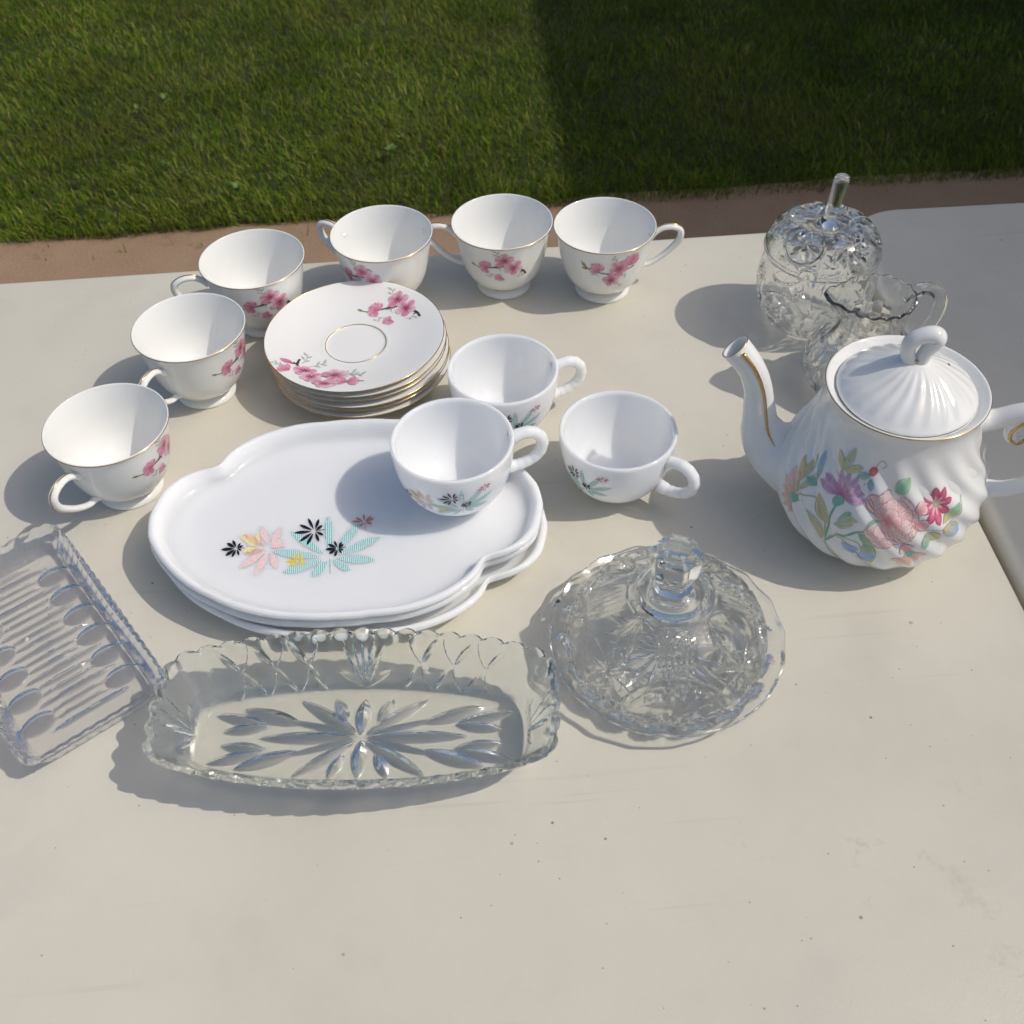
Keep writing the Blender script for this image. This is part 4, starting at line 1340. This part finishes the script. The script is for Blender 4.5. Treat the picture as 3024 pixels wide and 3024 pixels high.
# ---- rectangular ribbed relish tray
def make_relish():
    th = math.atan2(.143, -.111)              # long axis direction (towards the far corner)
    cen = np.array([-.303, .344]) * .5 + np.array([-.343, .552]) * .5
    root = empty('relish_tray', (cen[0], cen[1], TZ + .0004), th)
    tag(root, 'rectangular clear glass relish tray with ribbed floor and oval thumbprints', 'glass tray')
    Lx, Ly, H = .0955, .0505, .021
    n = 480
    t = np.linspace(0, 2 * np.pi, n, endpoint=False)
    def outl(lx, ly, p):
        c, s = np.cos(t), np.sin(t)
        k = (np.abs(c) ** p + np.abs(s) ** p) ** (-1 / p)
        return np.stack([c * k * lx, s * k * ly], 1)
    # even out the parameter so that the long sides get enough vertices
    def resamp(lx, ly, p):
        tt = np.linspace(0, 2 * np.pi, 4001)
        c, s = np.cos(tt), np.sin(tt); k = (np.abs(c) ** p + np.abs(s) ** p) ** (-1 / p)
        q = np.stack([c * k * lx, s * k * ly], 1)
        d = np.r_[0, np.cumsum(np.hypot(*np.diff(q, axis=0).T))]
        uu = np.linspace(0, d[-1], n, endpoint=False)
        return np.stack([np.interp(uu, d, q[:, 0]), np.interp(uu, d, q[:, 1])], 1), uu, d[-1]
    Of, uf, _ = resamp(Lx - .010, Ly - .010, 12)
    Or, ur, tot = resamp(Lx, Ly, 12)
    nrm = Or / np.linalg.norm(Or, axis=1)[:, None]
    nsc = 64
    scal = np.abs(np.cos(np.pi * nsc * ur / tot))
    lv, ov = [], []
    pitch = .0228
    for k in range(-4, 5):
        x = k * pitch + .004
        if abs(x) > Lx - .012:
            continue
        lv.append((x, -.030, x, .024, .0058))
        ov.append((x + pitch / 2, .0295)); ov.append((x + pitch / 2, -.0295))
        for dx in (-.0058, .0058):
            lv.append((x + pitch / 2 + dx * .62, -.0185, x + pitch / 2 + dx * .62, .0185, .0046))
    def fdep(X, Y):
        d = grooves(X, Y, lv, .0024, .35)
        for ox, oy in ov:
            if abs(ox) > Lx - .012:
                continue
            e = np.clip(1 - ((X - ox) / .0085) ** 2 - ((Y - oy) / .0120) ** 2, 0, 1)
            d = np.maximum(d, .0024 * e ** .7)
        return d
    # inside floor as a fine rectangular grid (its own sheet merged to the walls by sharing outline rows)
    fr = np.linspace(.02, 1, 70)
    rows = [np.c_[Of * f, .0062 - .0006 * (1 - f ** 2) + wavy(*(Of * f).T)] for f in fr]
    vv = np.linspace(0, 1, 10)[1:]
    for v in vv:
        q = Of * (1 - v) + Or * v
        rows.append(np.c_[q - nrm * .004 * min(1, v * 2), .0062 + (H - .0062) * v ** 1.1 - .0012 * (1 - scal) * v ** 4])
    rows.append(np.c_[Or - nrm * .0012, H + .0006 - .0016 * (1 - scal)])
    rows.append(np.c_[Or + nrm * .0006 * scal[:, None], H - .0010 - .0012 * (1 - scal)])
    zz = np.abs(((ur / tot * nsc * 2) % 2) - 1)
    for v in np.linspace(1, 0, 14)[1:]:
        q = Of * (1 - v) + Or * v
        chev = np.abs(((ur / tot * nsc * 1.0 + v * .9) % 1) - .5) * 2
        rows.append(np.c_[q - nrm * (.0011 * chev * (1 if .1 < v < .9 else .3))[:, None], np.full(n, .0005 + (H - .003) * v)])
    cut = [np.zeros(n)] * len(fr) + [np.full(n, float(v > .75)) for v in vv] + [np.ones(n)] * 15
    for f in fr[::-1]:
        q = Of * f
        cut.append(np.clip(fdep(q[:, 0], q[:, 1]) / .0004, 0, 1))
        rows.append(np.c_[q, .0007 + fdep(q[:, 0], q[:, 1]) + .0005 * (1 - f ** 2) + wavy(*q.T, .00006, 1.2, 2.0)])
    P = np.stack(rows, 1)
    mm = P.shape[1]
    F = grid_faces(n, mm, wrap_n=True).tolist()
    F.append([i * mm for i in range(n)][::-1]); F.append([i * mm + mm - 1 for i in range(n)])
    glass_obj('dish', P.reshape(-1, 3), F, M['glass_violet'], root, sharp=28, cut=np.stack(cut, 1))
make_relish()

def cut_lathe(outer, inner, n, dep_fn, extra=None, rim=3, base=0.0, foot=0):
    """closed glass solid: outer wall (bottom to top) cut by dep_fn(theta, arc)->depth, then inner wall"""
    outer = np.asarray(outer); inner = np.asarray(inner)
    ds = np.r_[0, np.cumsum(np.hypot(*np.diff(outer, axis=0).T))]
    th = np.linspace(0, 2 * np.pi, n, endpoint=False)
    TH, S = np.meshgrid(th, ds, indexing='ij')
    T = np.gradient(outer, axis=0); T /= np.linalg.norm(T, axis=1)[:, None] + 1e-12
    nr, nz = T[:, 1], -T[:, 0]
    D = dep_fn(TH, S)
    Ro = outer[None, :, 0] - nr[None] * D
    Zo = outer[None, :, 1] - nz[None] * D
    Ri = np.repeat(inner[None, :, 0], n, 0); Zi = np.repeat(inner[None, :, 1], n, 0)
    Rr = np.concatenate([Ro, Ri], 1); Z = np.concatenate([Zo, Zi], 1)
    if extra:
        Rr, Z = extra(th[:, None] + 0 * Rr, Rr, Z)
    TH2 = th[:, None] + 0 * Rr
    V = np.stack([Rr * np.cos(TH2), Rr * np.sin(TH2), Z], -1).reshape(-1, 3)
    C = np.concatenate([np.clip(D / .0003, base, 1), np.full_like(Ri, base)], 1)
    k = Ro.shape[1]
    C[:, k - rim:k + rim] = 1
    if foot:
        C[:, :foot] = 1
        C[:, -foot:] = 1
    return V, grid_faces(n, Rr.shape[1], wrap_n=True), C

def wrapx(TH, c, Rm):
    return ((TH - c + np.pi) % (2 * np.pi) - np.pi) * Rm

# ---- domed cheese dish
def make_cheese():
    root = empty('cheese_dish', (.1000, .4300, TZ + .0004), 0)
    tag(root, 'round cut glass cheese dish with domed cover and faceted knob', 'cheese dish')
    # plate
    outer = spline([(.001, .0005), (.030, .0005), (.050, .0005), (.056, .0020), (.064, .0075), (.072, .0125), (.0790, .0165)], 46)
    inner = spline([(.0792, .0182), (.0765, .0186), (.0715, .0155), (.0645, .0110), (.0590, .0062), (.052, .0045), (.030, .0042), (.001, .0042)], 40)
    no = 18
    lvc = star(0, 0, .046, 16, .0055, 0, .004)
    def dep(TH, S):
        x = np.zeros_like(S)
        d = np.zeros_like(S)
        for k in range(no):
            X = wrapx(TH, k * 2 * np.pi / no, .070); Yv = S - .0695
            e = np.clip(1 - (X / .0105) ** 2 - (Yv / .0062) ** 2, 0, 1)
            d = np.maximum(d, .0016 * np.sqrt(e))
        X, Yv = S * np.cos(TH), S * np.sin(TH)
        return np.maximum(d, grooves(X, Yv, lvc, .0016) * (S < .05))
    def ex(TH, Rr, Z):
        w = np.clip((Rr - .066) / .012, 0, 1)
        return Rr * (1 - .010 * w * (np.abs(np.sin(no * TH / 2 + .3)))), Z + .0009 * w * np.cos(no * TH)
    V, F, C = cut_lathe(outer, inner, 360, dep, ex)
    glass_obj('plate', V, F, M['glass'], root, sharp=28, cut=C)
    # dome cover
    do = spline([(.0625, .0085), (.0660, .0100), (.0668, .0160), (.0660, .0250), (.0622, .0360), (.0540, .0470), (.0430, .0555), (.0320, .0605), (.0235, .0630)], 150)
    di = spline([(.0190, .0595), (.0300, .0570), (.0400, .0520), (.0505, .0430), (.0580, .0320), (.0615, .0220), (.0622, .0140), (.0618, .0090)], 34)
    def dd(TH, S):
        d = np.zeros_like(S)
        Rm = .0630
        for k in range(4):
            c = R_(-92 + 90 * k)
            X = wrapx(TH, c, Rm); Yv = S
            rr = np.hypot(X, Yv - .008)
            d = np.maximum(d, circle_groove(X, Yv, 0, .008, .0345, .0050, .0030))
            d = np.maximum(d, circle_groove(X, Yv, 0, .008, .0300, .0024, .0014))
            # pinwheel under each arch
            d = np.maximum(d, grooves(X, Yv, pinwheel(0, .0210, .0225, 9, .0070), .0036) * (rr < .0325))
            d = np.maximum(d, grooves(X, Yv, [(q * .0075, .001, q * .0085, .009, .0050) for q in range(-3, 4)], .0022) * (rr < .0325))
            # big eight-point stars between the arches, small fans above and below
            X2 = wrapx(TH, c + R_(45), Rm)
            lv = star(0, .034, .0255, 8, .0085, R_(22.5)) + star(0, .034, .0150, 8, .0040, 0)
            lv += star(0, .009, .0150, 8, .0048, R_(22.5))
            lv += [(-.007, .052, -.002, .074, .0050), (.007, .052, .002, .074, .0050), (0, .056, 0, .076, .005), (-.014, .052, -.006, .072, .0045), (.014, .052, .006, .072, .0045)]
            d = np.maximum(d, grooves(X2, Yv, lv, .0036) * (rr > .0355))
            # fan over the crown of each arch
            d = np.maximum(d, grooves(X, Yv, [(q * .0035, .043, q * .0075, .072, .0056) for q in (-3, -2, -1, 0, 1, 2, 3)], .0026) * (rr > .0350))
        d = np.maximum(d, .0012 * (np.abs(S - .074) < .0010))
        return d
    V, F, C = cut_lathe(do, di, 800, dd, foot=4)
    dome = glass_obj('dome', V, F, M['glass'], root, sharp=28, cut=C)
    # collar + hexagonal knob, one solid piece of glass
    kn = [(.0, .0600), (.0215, .0605), (.0236, .0630), (.0238, .0655), (.0215, .0680), (.0165, .0700), (.0135, .0725), (.0122, .0755), (.0128, .0790), (.0165, .0860),
          (.0168, .0870), (.0168, .1010), (.0162, .1022), (.0100, .1060), (.0, .1068)]
    kn = np.array(kn)
    n6 = 6
    def hexa(TH, Rr, Z):
        w = np.clip((Z - .0705) / .004, 0, 1)
        a = (TH - R_(10) + np.pi / n6) % (2 * np.pi / n6) - np.pi / n6
        hx_ = math.cos(math.pi / n6) / np.cos(a)
        return Rr * (1 - w + w * hx_), Z
    V, F = lathe(kn, 48, hexa)
    glass_obj('knob', V, F, M['solid_glass'], dome, sharp=20)
make_cheese()

# ---- apple shaped jar with lid
def make_jar():
    root = empty('apple_jar', (.273, .788, TZ + .0004), R_(0))
    tag(root, 'cut glass apple-shaped candy jar with lid and upright stem knob', 'glass jar')
    bo = spline([(.0010, .0040), (.0180, .0030), (.0260, .0004), (.0310, .0012), (.0390, .0080), (.0460, .0200), (.0500, .0350), (.0506, .0480), (.0492, .0600), (.0478, .0680), (.0475, .0715)], 150)
    bi = spline([(.0468, .0725), (.0452, .0720), (.0446, .0660), (.0458, .0560), (.0464, .0440), (.0450, .0320), (.0400, .0190), (.0310, .0100), (.0180, .0070), (.0010, .0066)], 24)
    N6 = 6
    def bd(TH, S):
        d = np.zeros_like(S)
        for k in range(N6):
            X = wrapx(TH, R_(-78 + 60 * k), .049)
            Yv = S - .066
            if k % 2 == 0:
                d = np.maximum(d, grooves(X, Yv, pinwheel(0, 0, .0225, 9, .0066), .0034))
            else:
                d = np.maximum(d, grooves(X, Yv, star(0, 0, .0195, 8, .0072, R_(22.5)), .0032))
                d = np.maximum(d, circle_groove(X, Yv, 0, 0, .0215, .0036, .0018))
            X2 = wrapx(TH, R_(-48 + 60 * k), .049)
            d = np.maximum(d, grooves(X2, Yv, [(0, -.03, 0, -.006, .005), (0, .008, 0, .024, .0045), (-.004, -.028, -.009, -.010, .003), (.004, -.028, .009, -.010, .003)], .0022))
        for k in range(12):
            X3 = wrapx(TH, R_(-63 + 30 * k), .047)
            d = np.maximum(d, grooves(X3, S - .042, [(0, -.010, 0, .006, .0060), (-.004, .046, .004, .058, .0035), (.004, .046, -.004, .058, .0035)], .0024))
        a = (TH * 24 / (2 * np.pi)) % 1
        d = np.maximum(d, .0012 * np.abs(a - .5) * 2 * ((S > .030) & (S < .040)))
        return d
    V, F, C = cut_lathe(bo, bi, 720, bd)
    bowl = glass_obj('bowl', V, F, M['glass'], root, sharp=28, cut=C)
    lo = spline([(.0462, .0732), (.0487, .0735), (.0495, .0760), (.0486, .0800), (.0470, .0850), (.0425, .0930), (.0350, .0990), (.0260, .1015), (.0170, .1000), (.0110, .0985), (.0085, .1000)], 130)
    li = spline([(.0010, .0950), (.0100, .0945), (.0180, .0962), (.0260, .0972), (.0335, .0950), (.0400, .0895), (.0440, .0820), (.0452, .0765), (.0455, .0735)], 24)
    def ld(TH, S):
        d = np.zeros_like(S)
        for k in range(N6):
            X = wrapx(TH, R_(-72 + 60 * k), .042)
            Yv = S - .033
            inb = (S > .013) & (S < .056)
            if k % 2 == 0:
                d = np.maximum(d, grooves(X, Yv, pinwheel(0, 0, .0205, 9, .0064), .0034) * inb)
            else:
                d = np.maximum(d, grooves(X, Yv, star(0, 0, .0172, 8, .0066, R_(22.5)), .0032) * inb)
                d = np.maximum(d, circle_groove(X, Yv, 0, 0, .0188, .0032, .0018) * inb)
        d = np.maximum(d, .0010 * (np.abs(S - .0085) < .0012))
        return d
    def notch(TH, Rr, Z):
        X = wrapx(TH, R_(-117), 1.0)
        up = .0085 * np.clip(1 - (X / .16) ** 2, 0, 1) ** .5
        w = np.clip((.086 - Z) / .012, 0, 1)
        return Rr, Z + up * w
    V, F, C = cut_lathe(lo, li, 720, ld, notch, foot=3, base=1.0)
    lid = glass_obj('lid', V, F, M['glass'], root, sharp=28, cut=C)
    st = spline([(.0085, .0995), (.0072, .1020), (.0058, .1050), (.0053, .1100), (.0056, .1250), (.0062, .1370), (.0063, .1400), (.0055, .1428), (.0030, .1440), (.0, .1442)], 30)
    a = lathe(np.concatenate([[(0, .0996)], st]), 28)
    glass_obj('stem_knob', a[0] + np.stack([(a[0][:, 2] - .1) * .09, 0 * a[0][:, 0], 0 * a[0][:, 0]], 1), a[1], M['solid_glass'], lid, sharp=45)
make_jar()

# ---- bellied creamer
def make_creamer():
    root = empty('creamer', (.2925, .694, TZ + .0004), 0)
    tag(root, 'cut glass creamer with smooth looped handle, standing behind the teapot', 'creamer')
    o = spline([(.0010, .0030), (.0200, .0026), (.0255, .0004), (.0300, .0015), (.0400, .0090), (.0460, .0210), (.0455, .0340), (.0390, .0460), (.0310, .0560), (.0265, .0650), (.0260, .0740), (.0280, .0850), (.0300, .0920)], 80)
    i = spline([(.0295, .0932), (.0280, .0930), (.0258, .0850), (.0238, .0740), (.0242, .0650), (.0285, .0550), (.0355, .0450), (.0415, .0340), (.0420, .0220), (.0360, .0110), (.0200, .0070), (.0010, .0066)], 40)
    def dep(TH, S):
        d = np.zeros_like(S)
        for k in range(6):
            X = wrapx(TH, R_(-60 + 60 * k), .044)
            Yv = S - .060
            d = np.maximum(d, grooves(X, Yv, pinwheel(0, 0, .0210, 8, .0066), .0032))
            X2 = wrapx(TH, R_(-30 + 60 * k), .036)
            d = np.maximum(d, grooves(X2, Yv, [(0, -.020, 0, .030, .006), (-.005, -.015, -.007, .026, .0036), (.005, -.015, .007, .026, .0036)], .0024))
        ph = (TH * 10 / (2 * np.pi)) % 1
        d = np.maximum(d, .0012 * np.abs(ph - .5) * 2 * ((S > .088) & (S < .112)))
        return d
    def spout(TH, Rr, Z):
        X = wrapx(TH, R_(178), 1.0)
        w = np.exp(-(X / .42) ** 2) * np.clip((Z - .070) / .022, 0, 1)
        sc_ = np.clip((Z - .088) / .004, 0, 1) * .0008 * np.cos(TH * 18)
        return Rr * (1 + .42 * w), Z + .004 * w + sc_ + .0015 * np.clip((Z - .08) / .01, 0, 1) * np.cos(TH)
    V, F, C = cut_lathe(o, i, 600, dep, spout, base=1.0)
    glass_obj('body', V, F, M['glass'], root, sharp=28, cut=C)
    h = spline([(.0265, .0830), (.0330, .0885), (.0430, .0900), (.0540, .0850), (.0620, .0730), (.0620, .0580), (.0550, .0440), (.0470, .0350), (.0430, .0310)], 46)
    r = np.interp(np.linspace(0, 1, 46), [0, .15, .5, .85, 1], [.0045, .0052, .0056, .0048, .0045])
    a = R_(16)
    glass_obj('handle', *sweep(np.stack([h[:, 0] * math.cos(a), h[:, 0] * math.sin(a), h[:, 1]], 1), r, 18, up=(-math.sin(a), math.cos(a), 0)), M['solid_glass'], root)
make_creamer()
